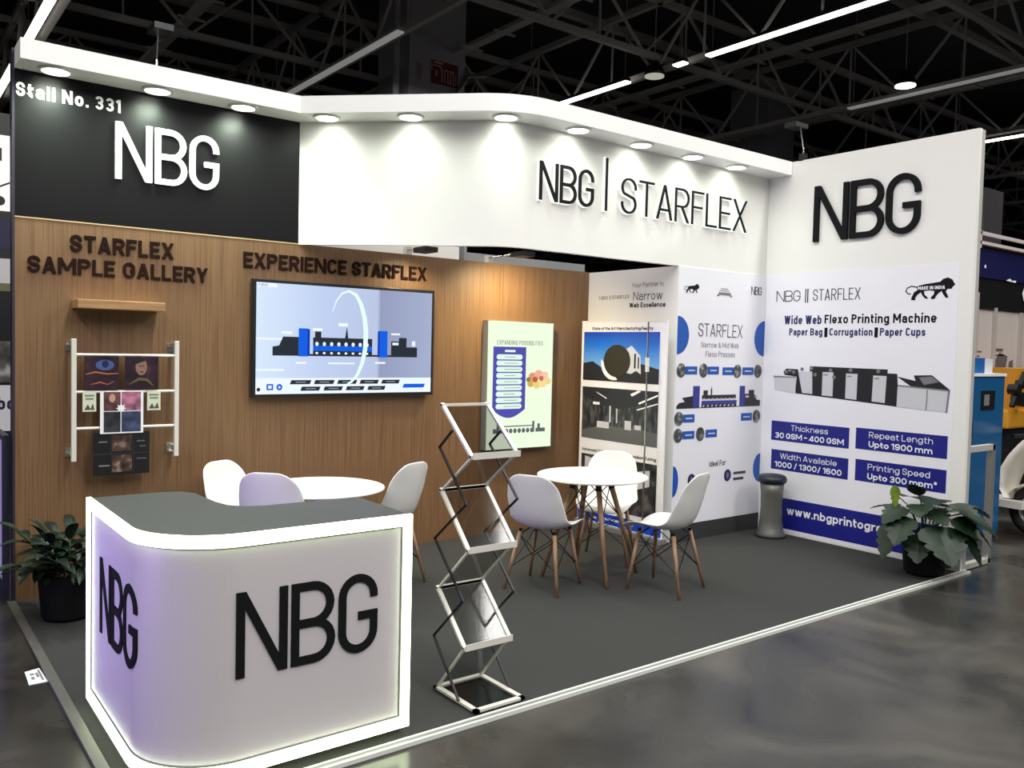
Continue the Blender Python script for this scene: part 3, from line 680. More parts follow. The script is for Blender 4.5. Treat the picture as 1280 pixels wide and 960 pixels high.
ink('bottom_bar', P, [rect(1.497, 2.976, 1.278, 1.395)], 1, gW, scr)
ink('corner_tag', P, [rect(1.508, 1.65, 2.055, 2.082)], 1, gW, scr)
printed('tag_words', P, 'NBG', 1.515, 1.58, 2.06, 2.078, 2, gK, scr)
inks('light_streak', P, [rect(1.497, 1.70, 1.674, 1.688), rect(1.497, 1.71, 1.448, 1.462), rect(1.69, 1.77, 1.72, 1.74), rect(1.93, 2.01, 1.75, 1.77), rect(2.60, 2.68, 1.735, 1.75), rect(1.80, 1.88, 1.50, 1.515), rect(2.46, 2.55, 1.505, 1.52), rect(2.06, 2.28, 1.50, 1.512), rect(2.14, 2.22, 1.79, 1.815)], 1, gW, scr)
W0 = lambda a, b, c, d: rect(a, b, c, d)
ink('machine_picture', P, [[(1.62, 1.565), (1.62, 1.625), (1.67, 1.635), (1.70, 1.70), (1.82, 1.70), (1.82, 1.565)], W0(1.62, 2.84, 1.560, 1.575), W0(1.935, 2.43, 1.64, 1.70), W0(1.935, 2.43, 1.57, 1.60), W0(1.95, 2.0, 1.69, 1.745), [(2.195, 1.69), (2.225, 1.69), (2.212, 1.79)],
    [(2.60, 1.565), (2.60, 1.685), (2.67, 1.685), (2.67, 1.715), (2.74, 1.715), (2.74, 1.64), (2.84, 1.64), (2.84, 1.565)]], 2, gK, scr)
inks('blue_machine_print', P, [W0(1.82, 1.895, 1.556, 1.765), W0(2.48, 2.565, 1.556, 1.765), W0(1.935, 2.43, 1.60, 1.64)], 3, gB, scr)
inks('dark_edge_print', P, [W0(1.89, 1.908, 1.56, 1.76), W0(2.478, 2.494, 1.56, 1.755)], 4, gD, scr)
inks('station_print', P, [disc(1.965+.06*i, 1.652, .014, .016, 8) for i in range(8)] + [disc(1.965+.06*i, 1.583, .012, .009, 8) for i in range(8)] + [W0(2.61, 2.665, 1.655, 1.675), W0(2.79, 2.82, 1.65, 1.69)], 4, gW, scr)
arcp = [(2.09, 1.90), (2.12, 1.985), (2.17, 2.045), (2.225, 2.062), (2.285, 2.035), (2.33, 1.96), (2.36, 1.86), (2.373, 1.75), (2.368, 1.62), (2.345, 1.51), (2.305, 1.42), (2.255, 1.365), (2.20, 1.335)]
def taper_strip(pts, ws):
    out = []; P2 = [Vector(p) for p in pts]; L = []; R = []
    for i, p in enumerate(P2):
        d = (P2[min(i+1, len(P2)-1)]-P2[max(i-1, 0)]).normalized(); n = Vector((-d.y, d.x)); L.append(p+n*ws[i]/2); R.append(p-n*ws[i]/2)
    return [[tuple(R[i]), tuple(R[i+1]), tuple(L[i+1]), tuple(L[i])] for i in range(len(P2)-1)]
ink('light_arc', P, taper_strip(arcp, [.004, .008, .012, .018, .026, .032, .036, .038, .036, .03, .024, .018, .01]), 5, gA, scr)
par = lambda a, b, z: [(a, z-.0155), (b-.012, z-.0155), (b, z+.0155), (a+.012, z+.0155)]
inks('dark_button', P, [par(1.755+.19*i, 1.925+.19*i, 1.364) for i in range(5)] + [par(1.838+.185*i, 2.0+.185*i, 1.315) for i in range(4)], 3, gK, scr)
ink('button_lines', P, [rect(1.80+.19*i, 1.88+.19*i, 1.361, 1.367) for i in range(5)] + [rect(1.88+.185*i, 1.96+.185*i, 1.312, 1.318) for i in range(4)], 4, glow('screen_grey', (150, 158, 166), .85), scr)
ink('blue_button', P, [par(2.71, 2.92, 1.33)], 3, gB, scr)
inks('icon', P, [rect(1.578, 1.628, 1.307, 1.352), disc(1.675, 1.328, .023, .024, 16)], 3, gB, scr)
ink('icon_marks', P, [rect(1.59, 1.616, 1.318, 1.341), [(1.668, 1.316), (1.688, 1.328), (1.668, 1.34)]], 4, gW, scr)
ink('round_icon', P, [disc(1.518, 1.312, .014, .014, 12)], 3, gK, scr)

# ------------------------------------------------------------------ small shelf and chrome sample rack
t = thing('wall_shelf', 'small empty oak shelf fixed to the wall under SAMPLE GALLERY', 'shelf', (.58, 0, 1.84))
bm = B(); box(bm, .315, .838, -.2, 0, 1.842, 1.898, .004); obj('shelf_board', bm, m_shelfwood, t)
t = thing('sample_rack', 'chrome ladder rail rack holding printed samples on the oak wall', 'rack', (.62, 0, .87))
for x in (.307, .932):
    bm = B(); box(bm, x-.0145, x+.0145, -.134, -.106, .872, 1.65, .003); obj('upright', bm, m_steel_light, t)
for z in (1.55, 1.313, 1.08):
    bm = B(); tube(bm, (.307, -.118, z), (.932, -.118, z), .010); obj('rail', bm, m_steel_light, t)
for x in (.307, .932):
    for z in (1.60, .92):
        bm = B(); bar(bm, (x, -.106, z), (x, -.004, z), .022); box(bm, x-.03, x+.03, -.006, 0, z-.03, z+.03); obj('wall_bracket', bm, m_chrome, t)
def sheet(name, label, s0, s1, z0, z1, y, mat, group='printed samples on the rail rack', th=.004):
    o = thing(name, label, 'printed sample', ((s0+s1)/2, y, z0), group)
    bm = B(); box(bm, s0, s1, y-th, y, z0, z1); obj('sheet', bm, mat, o)
    return o, Plane((0, y-th, 0), (1, 0, 0), (0, 0, 1), (0, -1, 0))
m_dkcover = noisy('night_print', [(.3, (22, 18, 26)), (.6, (58, 40, 52)), (.85, (120, 74, 70))], nscale=9, detail=5, rough=.3)
o, P = sheet('printed_sheet', 'dark printed sheet with a blue eye, on the top rail of the rack', .366, .568, 1.325, 1.543, -.13, m_dkcover)
ink('eye_picture', P, [disc(.485, 1.485, .055, .034, 20)], 1, M('eye_blue', (70, 92, 140), .4), o)
ink('iris_picture', P, [disc(.487, 1.492, .02, .024, 16)], 2, M('iris_dark', (24, 40, 84), .4), o)
ink('orange_stroke', P, taper_strip([(.37, 1.425), (.43, 1.44), (.50, 1.428), (.566, 1.432)], [.006, .012, .01, .006]) + taper_strip([(.40, 1.36), (.46, 1.375), (.50, 1.36), (.54, 1.38)], [.004, .01, .006, .004]), 1, M('orange_stroke', (170, 96, 60), .4), o)
o, P = sheet('printed_sheet', 'dark printed sheet with a face, on the top rail of the rack', .605, .812, 1.325, 1.541, -.13, m_dkcover)
ink('face_picture', P, [disc(.705, 1.475, .036, .056, 20)], 1, M('face_print', (140, 106, 92), .45), o)
ink('hair_picture', P, [disc(.69, 1.50, .04, .045, 20, PI*.1, PI*1.1)], 2, M('hair_print', (30, 22, 24), .45), o)
ink('feature_marks', P, [rect(.692, .704, 1.478, 1.484), rect(.712, .722, 1.478, 1.484), rect(.70, .718, 1.44, 1.446)], 3, M('feature_print', (60, 30, 30), .45), o)
ink('green_stroke', P, taper_strip([(.63, 1.36), (.69, 1.395), (.74, 1.39), (.78, 1.35)], [.004, .02, .02, .006]), 1, M('olive_print', (92, 84, 44), .5), o)
m_card = M('pale_card', (214, 218, 196), .5)
for (a, b, lb) in ((.355, .434, 'small pale green card hanging below the blue eye sheet'), (.742, .826, 'small pale green card hanging below the face sheet')):
    o, P = sheet('sample_card', lb, a, b, 1.188, 1.316, -.134, m_card)
    ink('card_print', P, [rect(a+.012, b-.012, 1.285, 1.296), rect(a+.016, b-.016, 1.265, 1.275)], 1, M('card_green', (120, 140, 110), .5), o)
    ink('plant_picture', P, [[(a+.01, 1.2), (a+.03, 1.235), (a+.045, 1.205), (b-.02, 1.24), (b-.01, 1.2)]], 1, M('card_dark', (74, 84, 66), .5), o)
o, P = sheet('printed_sheet', 'white-bordered sheet with four pictures and a white star, rack centre', .457, .718, 1.042, 1.316, -.134, m_whiteink)
for (a, b, c, d, col, nm) in ((.478, .578, 1.19, 1.312, (96, 62, 60), 'portrait_picture'), (.584, .702, 1.19, 1.312, (176, 112, 140), 'pink_picture'), (.478, .578, 1.052, 1.184, (52, 54, 60), 'drawing_picture'), (.584, .702, 1.052, 1.184, (60, 70, 100), 'peacock_picture')):
    g = ink(nm, P, [rect(a, b, c, d)], 1, noisy(nm, [(.3, tuple(int(v*.45) for v in col)), (.55, col), (.8, tuple(min(255, int(v*1.35)) for v in col))], nscale=16, detail=3, rough=.4), o)
ink('face_picture', P, [disc(.528, 1.272, .019, .028, 16)], 2, M('pale_face_print', (190, 150, 130), .45), o)
ink('star_mark', P, [[(.581+(.032 if i % 2 == 0 else .018)*math.cos(PI*i/8), 1.205+(.034 if i % 2 == 0 else .018)*math.sin(PI*i/8)) for i in range(16)]], 3, m_whiteink, o)
o, P = sheet('carton_sample', 'large flat dark carton with coffee pictures, lowest on the rack', .418, .76, .772, 1.05, -.126, M('carton_black', (22, 22, 25), .4))
inks('panel_picture', P, [rect(.53, .65, .925, 1.03), rect(.53, .65, .79, .90)], 1, noisy('coffee_photo', [(.35, (30, 24, 22)), (.55, (84, 62, 52)), (.8, (170, 150, 134))], nscale=18, detail=3, rough=.4), o)
ink('white_marks', P, [rect(.45, .515, .83, .84), rect(.45, .50, .985, .993), rect(.68, .74, .87, .874), rect(.68, .73, .985, .99), rect(.70, .735, .95, .955)], 1, m_greyink, o)
ink('fold_lines', P, [rect(.524, .526, .775, 1.045), rect(.658, .66, .775, 1.045), rect(.42, .757, .908, .911)], 1, M('fold_grey', (60, 60, 62), .5), o)

# ------------------------------------------------------------------ reception counter
X0, X1, Y0, Y1, CR = .045, 1.085, -1.92, -2.975, .33
ZB, ZT = .045, .95
def counter_path(inset=0., n=14):
    R = CR-inset; cx, cy = X0+CR, Y1+CR
    pts = [(X0+inset, Y0)]
    for i in range(n+1):
        a = PI + PI/2*i/n; pts.append((cx+R*math.cos(a), cy+R*math.sin(a)))
    pts.append((X1, Y1+inset)); return pts
class CurvePlane:
    """the counter's curved front, unrolled: s is length along it from its back left edge, t is height"""
    def __call__(self, s, t, off=0.):
        l0 = Y0-(Y1+CR); la = CR*PI/2
        if s <= l0: return Vector((X0-off, Y0-s, t))
        if s <= l0+la:
            a = PI+(s-l0)/CR; return Vector((X0+CR+(CR+off)*math.cos(a), Y1+CR+(CR+off)*math.sin(a), t))
        return Vector((X0+CR+s-l0-la, Y1-off, t))
CP = CurvePlane(); CLEN = (Y0-(Y1+CR))+CR*PI/2+(X1-X0-CR)
INNER = [(1.085, -2.48), (.64, -2.47), (.56, -2.44), (.51, -2.38), (.49, -2.28), (.48, -2.02), (.44, -1.95), (.36, -1.92)]
t = thing('reception_counter', 'white curved reception counter with glowing edges and big black letters', 'counter', (.5, -2.5, 0))
def sweep(bm, pl, s0, s1, t0, t1, o0, o1, n=60):
    prev = None
    for i in range(n+1):
        s = s0+(s1-s0)*i/n
        r = [bm.verts.new(pl(s, tt, oo)) for tt, oo in ((t0, o0), (t0, o1), (t1, o1), (t1, o0))]
        if prev:
            for k in range(4): bm.faces.new((prev[k], prev[(k+1) % 4], r[(k+1) % 4], r[k]))
        else: bm.faces.new(r)
        prev = r
    bm.faces.new(prev[::-1]); return bm
bm = B(); sweep(bm, CP, .0, CLEN, ZB+.02, ZT-.012, -.03, -.010, 80); obj('front_panel', bm, M('counter_white', (198, 192, 196), .4), t)
bm = B(); prism(bm, counter_path(.012) + INNER, ZT-.025, ZT-.004); obj('countertop', bm, M('charcoal_top', (58, 60, 61), .55, spec=.3), t)
bm = B(); prism(bm, [(x, y) for x, y in counter_path(.034)] + INNER, ZT-.2, ZT-.026); obj('body', bm, m_white, t)
bm = B(); prism(bm, counter_path(.07) + [(1.03, -2.5), (.62, -2.49), (.52, -2.4), (.46, -1.96)], .0, ZB+.03); obj('plinth', bm, m_darkpl, t)
for nm, args in (('light_strip', (0, CLEN, ZT-.046, ZT, -.012, .006)), ('light_strip', (0, CLEN, ZB, ZB+.044, -.012, .006)),
                 ('light_strip', (0, .026, ZB+.044, ZT-.046, -.012, .006)), ('light_strip', (CLEN-.038, CLEN, ZB+.044, ZT-.046, -.012, .006))):
    bm = B(); sweep(bm, CP, *args, 80 if args[1]-args[0] > .5 else 2); obj(nm, bm, m_led, t)
m_gap = M('dark_edge_line', (70, 70, 72), .6)  # thin dark line just inside the glowing frame
bm = B()
for a in ((.026, CLEN-.038, ZT-.052, ZT-.046), (.026, CLEN-.038, ZB+.044, ZB+.049)): sweep(bm, CP, *a, -.012, -.006, 80)
for a in ((.026, .032, ZB+.049, ZT-.052), (CLEN-.045, CLEN-.038, ZB+.049, ZT-.052)): sweep(bm, CP, *a, -.012, -.006, 2)
obj('edge_profile', bm, m_gap, t)
bm = B(); box(bm, 1.06, 1.083, -2.955, -2.50, ZB, ZT-.026); obj('end_panel', bm, m_white, t)
bm = B(); box(bm, .06, .48, -1.95, -1.93, ZB, ZT-.026); obj('end_panel', bm, m_white, t)
# letters on the front (flat) and wrapped on the left side
PCF = Plane((0, Y1+.010, 0), (1, 0, 0), (0, 0, 1), (0, -1, 0))
sign_letters(PCF, sign_layout('NBG', .345, .932, .405, .728, .103, .045), m_black, t, 0, .005)
sign_letters(CP, sign_layout('NBG', .215, .80, .405, .728, .103, .045), m_black, t, -.010, -.005)

# ------------------------------------------------------------------ shell chairs
PROF = [(.235, .415, .165), (.215, .437, .20), (.15, .447, .222), (.04, .44, .232), (-.07, .432, .230), (-.14, .445, .222), (-.185, .49, .214), (-.212, .56, .212), (-.232, .64, .208), (-.25, .72, .196), (-.264, .785, .172), (-.270, .825, .125), (-.271, .838, .07)]
def shell_bm():
    bm = B(); rows = []; nu = 12
    for i, (f_, z, hw) in enumerate(PROF):
        a = Vector(PROF[max(i-1, 0)][:2]); b = Vector(PROF[min(i+1, len(PROF)-1)][:2]); d = (b-a).normalized(); n = Vector((d.y, -d.x))
        if n.y < 0 and i < 4: n = -n
        if i >= 6 and n.x < 0: n = -n
        if i in (4, 5) and n.y < 0: n = -n
        cup = .050 if 2 <= i <= 9 else .025
        if 5 <= i <= 7: cup = .075
        if i >= 10: cup = (.02, .008, 0)[i-10]
        row = []
        for k in range(nu+1):
            u = -1+2*k/nu; c = cup*abs(u)**2.6
            row.append(bm.verts.new((f_+n.x*c, u*hw, z+n.y*c)))
        rows.append(row)
    for r, s in zip(rows, rows[1:]):
        for k in range(nu): bm.faces.new((r[k], r[k+1], s[k+1], s[k]))
    bmesh.ops.recalc_face_normals(bm, faces=bm.faces)
    bmesh.ops.solidify(bm, geom=bm.faces[:], thickness=.009)
    return bm
def make_chair():
    t = thing('shell_chair', '', 'chair', (0, 0, 0), 'white shell chairs at the two round tables')
    o = obj('shell', shell_bm(), m_shell, t, smooth=True)
    md = o.modifiers.new('smooth', 'SUBSURF'); md.levels = 1; md.render_levels = 1
    feet = {(i, j): (Vector((.13*i+.0, .13*j, .405)), Vector((.20*i-.02, .20*j, 0))) for i in (-1, 1) for j in (-1, 1)}
    for (i, j), (a, b) in feet.items():
        bm = B(); tube(bm, b, a, .0105, .0155, 10); obj('leg', bm, m_beechleg, t, smooth=True)
    bm = B()
    for i in (-1, 1):
        for P_, Q_ in (((i, -1), (i, 1)), ((-1, i), (1, i))):
            a0, b0 = feet[P_]; a1, b1 = feet[Q_]
            tube(bm, a0.lerp(b0, .05), a1.lerp(b1, .62), .0035, n=6); tube(bm, a1.lerp(b1, .05), a0.lerp(b0, .62), .0035, n=6)
    for (i, j), (a, b) in feet.items():
        tube(bm, a.lerp(b, .06), a*.55+Vector((0, 0, .435-.405*.55)), .005, n=6); tube(bm, a.lerp(b, .06), a.lerp(b, -.05), .012, n=8)
    obj('wire_brace', bm, m_wire, t)
    return t
ch = make_chair()
# x, y of the seat centre, facing (degrees from +x), label
CH = [(3.03, -1.53, 25, 'white shell chair with its rounded back towards us, just behind the zigzag brochure stand'),
      (3.70, -2.03, 106, 'white shell chair seen from the side, nearest the waste bin'),
      (3.90, -1.24, 216, 'white shell chair facing us between round table and photo banner'),
      (2.11, -.88, 112, 'white shell chair standing between the reception counter and the zigzag stand, back towards us'),
      (1.31, -1.07, 45, 'white shell chair whose back overlaps another chair, just behind the dark countertop'),
      (1.31, -.475, -62, 'white shell chair by the oak wall, half hidden by another chair back')]
for i, (x, y, a, lb) in enumerate(CH):
    o = ch if i == 0 else copy_thing(ch, (0, 0, 0), 0)
    o.location = (x, y, 0); o.rotation_euler = (0, 0, math.radians(a)); o['label'] = lb; o.scale = (1, 1, (.97, 1, 1, 1.04, 1.07, 1)[i])

# ------------------------------------------------------------------ round tables
def make_table():
    t = thing('round_table', '', 'table', (0, 0, 0), 'white round tables on beech legs')
    bm = B(); lathe(bm, [(0, .722), (.385, .722), (.40, .726), (.406, .733), (.403, .741), (.392, .744), (0, .744)], n=56); obj('tabletop', bm, m_tabletop, t, smooth=False)
    feet = []
    for k in range(4):
        a = math.radians(45+90*k); p = Vector((.13*math.cos(a), .13*math.sin(a), .715)); q = Vector((.37*math.cos(a), .37*math.sin(a), 0)); feet.append((p, q))
        bm = B(); tube(bm, q, p, .0145, .0215, 12); obj('leg', bm, m_beechleg, t, smooth=True)
    bm = B()
    for k in range(4):
        a0, b0 = feet[k]; a1, b1 = feet[(k+1) % 4]
        tube(bm, a0.lerp(b0, .05), a1.lerp(b1, .4), .004, n=6); tube(bm, a1.lerp(b1, .05), a0.lerp(b0, .4), .004, n=6)
        tube(bm, a0.lerp(b0, .1), a0.lerp(b0, -.01), .024, n=8)
    tube(bm, (-.12, 0, .718), (.12, 0, .718), .012); tube(bm, (0, -.12, .718), (0, .12, .718), .012)
    obj('wire_brace', bm, m_wire, t); return t
tb = make_table()
tb.location = (3.495, -1.496, 0); tb.rotation_euler = (0, 0, math.radians(21)); tb['label'] = 'white round table in front of the photo banner, legs in full view'
copy_thing(tb, (1.575, -1.02, 0), math.radians(10), 'white round table behind the reception counter, only its top in view')

# ------------------------------------------------------------------ zigzag brochure stand
t = thing('brochure_stand', 'empty silver zigzag brochure stand on the carpet beside the counter', 'brochure stand', (1.57, -2.8, 0))
xa, xb = 1.445, 1.705
BF, BB = (-2.965, .014), (-2.635, .014)
F1, B1, F2, B2, F3, B3 = (-2.862, .272), (-2.628, .497), (-2.878, .728), (-2.642, .972), (-2.888, 1.160), (-2.638, 1.378)
m_acr = bpy.data.materials.new('smoky_acrylic'); m_acr.use_nodes = True; nt = m_acr.node_tree; nt.nodes.clear(); N = nt.nodes
o_ = N.new('ShaderNodeOutputMaterial'); mx = N.new('ShaderNodeMixShader'); tr = N.new('ShaderNodeBsdfTransparent'); gl = N.new('ShaderNodeBsdfGlossy')
tr.inputs[0].default_value = (.74, .74, .74, 1); gl.inputs[0].default_value = (.8, .8, .8, 1); gl.inputs[1].default_value = .08; mx.inputs[0].default_value = .03
nt.links.new(tr.outputs[0], mx.inputs[1]); nt.links.new(gl.outputs[0], mx.inputs[2]); nt.links.new(mx.outputs[0], o_.inputs[0])
def tray(lo, hi, name='tray', mat=m_steel_light, w=.02, ledge=True):
    a = Vector((xa, *lo)); b = Vector((xb, *lo)); c = Vector((xb, *hi)); d = Vector((xa, *hi))
    bm = B()
    for p, q in ((a, b), (b, c), (c, d), (d, a)):
        e = (q-p).normalized()*w/2; bar(bm, p-e, q+e, w, .012)
    if ledge:
        box(bm, xa-.006, xb+.006, lo[0]-.020, lo[0]-.016, lo[1]-.012, lo[1]+.018); box(bm, xa-.006, xb+.006, lo[0]-.018, lo[0], lo[1]-.012, lo[1]-.008)
    k = obj(name, bm, mat, t)
    n = (b-a).cross(d-a).normalized()*.002
    bm = B(); vs = [bm.verts.new(p) for p in (a-n, b-n, c-n, d-n, a+n, b+n, c+n, d+n)]
    for f in ((3, 2, 1, 0), (4, 5, 6, 7), (0, 1, 5, 4), (1, 2, 6, 5), (2, 3, 7, 6), (3, 0, 4, 7)): bm.faces.new([vs[i] for i in f])
    obj('clear_sheet', bm, m_acr, k)
tray(F1, B1); tray(F2, B2); tray(F3, B3)
tray(BF, BB, 'base_tray', w=.026, ledge=False)
for lo, hi in ((BB, F1), (B1, F2), (B2, F3)):
    a = Vector((xa+.005, *lo)); b = Vector((xb-.005, *lo)); c = Vector((xb-.005, *hi)); d = Vector((xa+.005, *hi)); bm = B()
    bar(bm, a, d, .014, .01); bar(bm, b, c, .014, .01); bar(bm, a, b, .02, .016); bar(bm, d, c, .02, .012); k = obj('linking_frame', bm, m_steel_light, t)
    n = (b-a).cross(d-a).normalized()*.002
    bm = B(); vs = [bm.verts.new(p) for p in (a-n, b-n, c-n, d-n, a+n, b+n, c+n, d+n)]
    for f in ((3, 2, 1, 0), (4, 5, 6, 7), (0, 1, 5, 4), (1, 2, 6, 5), (2, 3, 7, 6), (3, 0, 4, 7)): bm.faces.new([vs[i] for i in f])
    obj('smoky_sheet', bm, m_acr, k)
SC = [(-2.85, .022), (-2.627, .268), (-2.868, .495), (-2.618, .738), (-2.878, .942), (-2.644, 1.180), (-2.752, 1.268)]
m_darkbar = M('dark_steel_bar', (46, 46, 48), .35, .8)
for x in (xa-.017, xb+.017):
    for p, q in zip(SC, SC[1:]):
        bm = B(); bar(bm, (x, *p), (x, *q), .012, .007); obj('scissor_bar', bm, m_darkbar, t)

# ------------------------------------------------------------------ waste bin
t = thing('waste_bin', 'grey waisted waste bin with dark lid in the white corner', 'waste bin', (5.79, -1.42, 0))
c = (5.79, -1.42, 0)
bm = B(); lathe(bm, [(0, .0), (.128, 0), (.13, .03), (.112, .06), (.098, .16), (.093, .28), (.098, .40), (.108, .50), (0, .50)], c, 40); obj('body', bm, M('bin_grey', (104, 104, 98), .35, .35), t, smooth=True)
bm = B(); lathe(bm, [(0, .495), (.118, .495), (.128, .51), (.128, .535), (.115, .556), (.09, .566), (0, .57)], c, 40); obj('lid', bm, M('bin_lid', (26, 32, 44), .4), t, smooth=True)
bm = B(); lathe(bm, [(0, .0), (.136, 0), (.136, .014), (.128, .02), (0, .02)], c, 40); obj('base_ring', bm, m_darkpl, t)

# ------------------------------------------------------------------ potted plants
m_leafm = noisy('monstera_leaf', [(.3, (12, 27, 14)), (.6, (23, 44, 25)), (.85, (44, 66, 44))], nscale=14, detail=3, rough=.42, spec=.35)
m_leafy = noisy('young_monstera_leaf', [(.3, (70, 96, 24)), (.7, (120, 140, 44))], nscale=14, rough=.4)
m_stem = M('plant_stem', (44, 66, 34), .5)
m_fern = noisy('palm_leaf', [(.3, (9, 20, 13)), (.7, (19, 38, 24))], nscale=10, rough=.5, spec=.3)
m_pot = M('black_pot', (10, 10, 12), .6, spec=.25)
m_soil = noisy('potting_soil', [(.3, (24, 18, 14)), (.7, (48, 38, 30))], nscale=40, rough=.9)
def leaf_bm(base, dirv, L, W, droop, shape, n=12, cup=.15, roll=0.):
    d = Vector(dirv).normalized(); side = d.cross(Vector((0, 0, 1))).normalized(); up = side.cross(d).normalized()
    if roll: side, up = side*math.cos(roll)+up*math.sin(roll), up*math.cos(roll)-side*math.sin(roll)
    bm = B(); rows = []
    for i in range(n+1):
        q = i/n; c = Vector(base) + d*L*q - Vector((0, 0, 1))*droop*L*q*q
        wd = shape(q, i)*W/2
        rows.append([bm.verts.new(c + side*wd*k + up*(cup*W*abs(k)**1.5*(.5 if shape is heart else 1)*(wd*2/W))) for k in (-1, -.5, 0, .5, 1)])
    for r, s in zip(rows, rows[1:]):
        for k in range(4): bm.faces.new((r[k], r[k+1], s[k+1], s[k]))
    bmesh.ops.remove_doubles(bm, verts=bm.verts[:], dist=1e-5)
    bmesh.ops.recalc_face_normals(bm, faces=bm.faces); bmesh.ops.solidify(bm, geom=bm.faces[:], thickness=.0015)
    return bm
def keep_off(bm):
    for v in bm.verts:
        if v.co.x > 5.975 and v.co.y > -3.035: v.co.y = -3.035-.02*random.random()
    return bm
def heart(q, i):
    w_ = (math.sin(PI*min(1, q*1.0))**.55)*(1-.55*q) if 0 < q < 1 else 0
    return 1.25*w_*(.74 if (i % 3 == 2 and 5 < i < 15) else 1)
def lance(q, i): return math.sin(PI*min(.999, max(.001, q**.8)))**.8 if 0 < q < 1 else 0
t = thing('monstera_plant', 'potted monstera with large glossy split leaves at the open end of the poster wall', 'plant', (5.72, -2.86, 0))
pc = Vector((5.72, -2.86, 0))
bm = B(); lathe(bm, [(0, 0), (.13, 0), (.145, .02), (.165, .24), (.172, .26), (.158, .26), (.15, .235), (0, .235)], pc, 32); obj('pot', bm, m_pot, t)
bm = B(); lathe(bm, [(0, .236), (.15, .236), (.1, .25), (0, .255)], pc, 20); obj('soil', bm, m_soil, t)
random.seed(11)
# leaf list: tip of stem offset from the pot (camera right, towards camera, height), leaf direction (right, towards, up), length, width
cr = Vector((.794, -.608, 0)); ct = Vector((-.608, -.794, 0))
ML = [((-.02, .18, .40), (.1, .75, -.65), .25, .27), ((-.22, .12, .46), (-.5, .5, -.6), .20, .17), ((-.20, .05, .52), (-.75, .3, -.3), .19, .14), ((-.28, .06, .40), (-.5, .4, -1), .22, .13),
      ((.16, .05, .55), (.35, .5, -.15), .2, .2), ((.08, .02, .58), (-.5, .45, .05), .19, .17), ((.24, .05, .48), (.8, .35, -.35), .24, .2), ((.30, .02, .42), (.7, .5, -.7), .2, .19),
      ((.12, .14, .45), (.7, .65, -.35), .2, .18), ((-.10, .10, .55), (-.3, .6, -.1), .17, .13), ((-.06, .0, .60), (-.35, .2, .45), .16, .10), ((.22, .12, .34), (.45, .6, -.9), .2, .17),
      ((.05, .16, .34), (-.15, .7, -.9), .2, .18), ((-.12, .16, .34), (-.35, .6, -.8), .18, .16), ((.28, -.08, .52), (.9, -.1, -.15), .24, .17), ((.0, -.1, .55), (-.1, -.6, .1), .2, .18), ((.16, -.14, .5), (.5, -.7, -.1), .2, .18),
      ((-.16, -.08, .50), (-.6, -.5, 0), .2, .17), ((.20, .16, .50), (.55, .7, -.2), .17, .15), ((-.02, .06, .50), (.2, .8, -.15), .18, .16)]
for i, (tp, dv, L, W) in enumerate(ML):
    p = pc + cr*tp[0] + ct*tp[1] + Vector((0, 0, tp[2])); d = cr*dv[0] + ct*dv[1] + Vector((0, 0, dv[2]))
    b0 = pc + Vector((tp[0]*.15, tp[1]*.15, .24)); mid = b0.lerp(p, .55)+Vector((0, 0, .07))
    bm = B(); polytube(bm, [b0, b0.lerp(mid, .5)+Vector((0, 0, .02)), mid, p], [.007, .006, .005, .004], 6); s_ = obj('stem', keep_off(bm), m_stem, t, smooth=True)
    obj('leaf', keep_off(leaf_bm(p, d, L*1.15, W*1.5, .22, heart, 16, .12, random.uniform(-.25, .25))), m_leafm, s_)
for tp in ((-.26, .02, .62), ):
    p = pc + cr*tp[0] + ct*tp[1] + Vector((0, 0, tp[2])); b0 = pc+Vector((0, 0, .24))
    bm = B(); polytube(bm, [b0, b0.lerp(p, .5)+Vector((0, 0, .08)), p], [.006, .005, .004], 6); s_ = obj('stem', bm, m_stem, t, smooth=True)
    k = obj('leaf', leaf_bm(p+Vector((0, 0, .06)), tuple(ct*.12+Vector((0, 0, -1))), .17, .085, 0, heart, 16, .1), m_leafy, s_); k['label'] = 'yellowish young leaf'
t = thing('palm_plant', 'dark bushy potted plant with long narrow leaves between the counter and sample rack wall', 'plant', (.21, -.50, 0))
pc = Vector((.21, -.50, 0))
bm = B(); lathe(bm, [(0, 0), (.125, 0), (.14, .02), (.155, .20), (.16, .27), (.145, .27), (.14, .245), (0, .245)], pc, 32); obj('pot', bm, m_pot, t)
bm = B(); lathe(bm, [(0, .246), (.14, .246), (0, .262)], pc, 20); obj('soil', bm, m_soil, t)
random.seed(5)
for k in range(16):
    a = 2*PI*k/16+random.uniform(-.15, .15); e = random.uniform(.25, 1.1) if k % 2 else random.uniform(.7, 1.3); L = random.uniform(.26, .38)
    d = Vector((math.cos(a)*math.cos(e), math.sin(a)*math.cos(e), math.sin(e)))
    b0 = pc+Vector((math.cos(a)*.03, math.sin(a)*.03, .25)); p1 = b0+d*L*.55; p2 = b0+d*L+Vector((0, 0, -.03))
    lim = lambda v: Vector((max(v.x, -.10), min(v.y, -.04), v.z))
    bm = B(); polytube(bm, [b0, lim(p1), lim(p2)], [.006, .005, .003], 5); s_ = obj('stem', bm, m_stem, t, smooth=True)
    for j in range(7):
        q = .2+.125*j; base = b0.lerp(lim(p2), min(1, q)); sgn = 1 if j % 2 else -1
        sd = d.cross(Vector((0, 0, 1))).normalized()*sgn
        dd = (d*1.0+sd*(.8 if j < 6 else .1)+Vector((0, 0, -.15))); ll = random.uniform(.17, .25)
        tip = base+dd.normalized()*ll
        if tip.y > -.03: dd.y = -abs(dd.y)*.2
        obj('leaf', leaf_bm(base, dd, ll, .068, .4, lance, 8, .15), m_fern, s_)

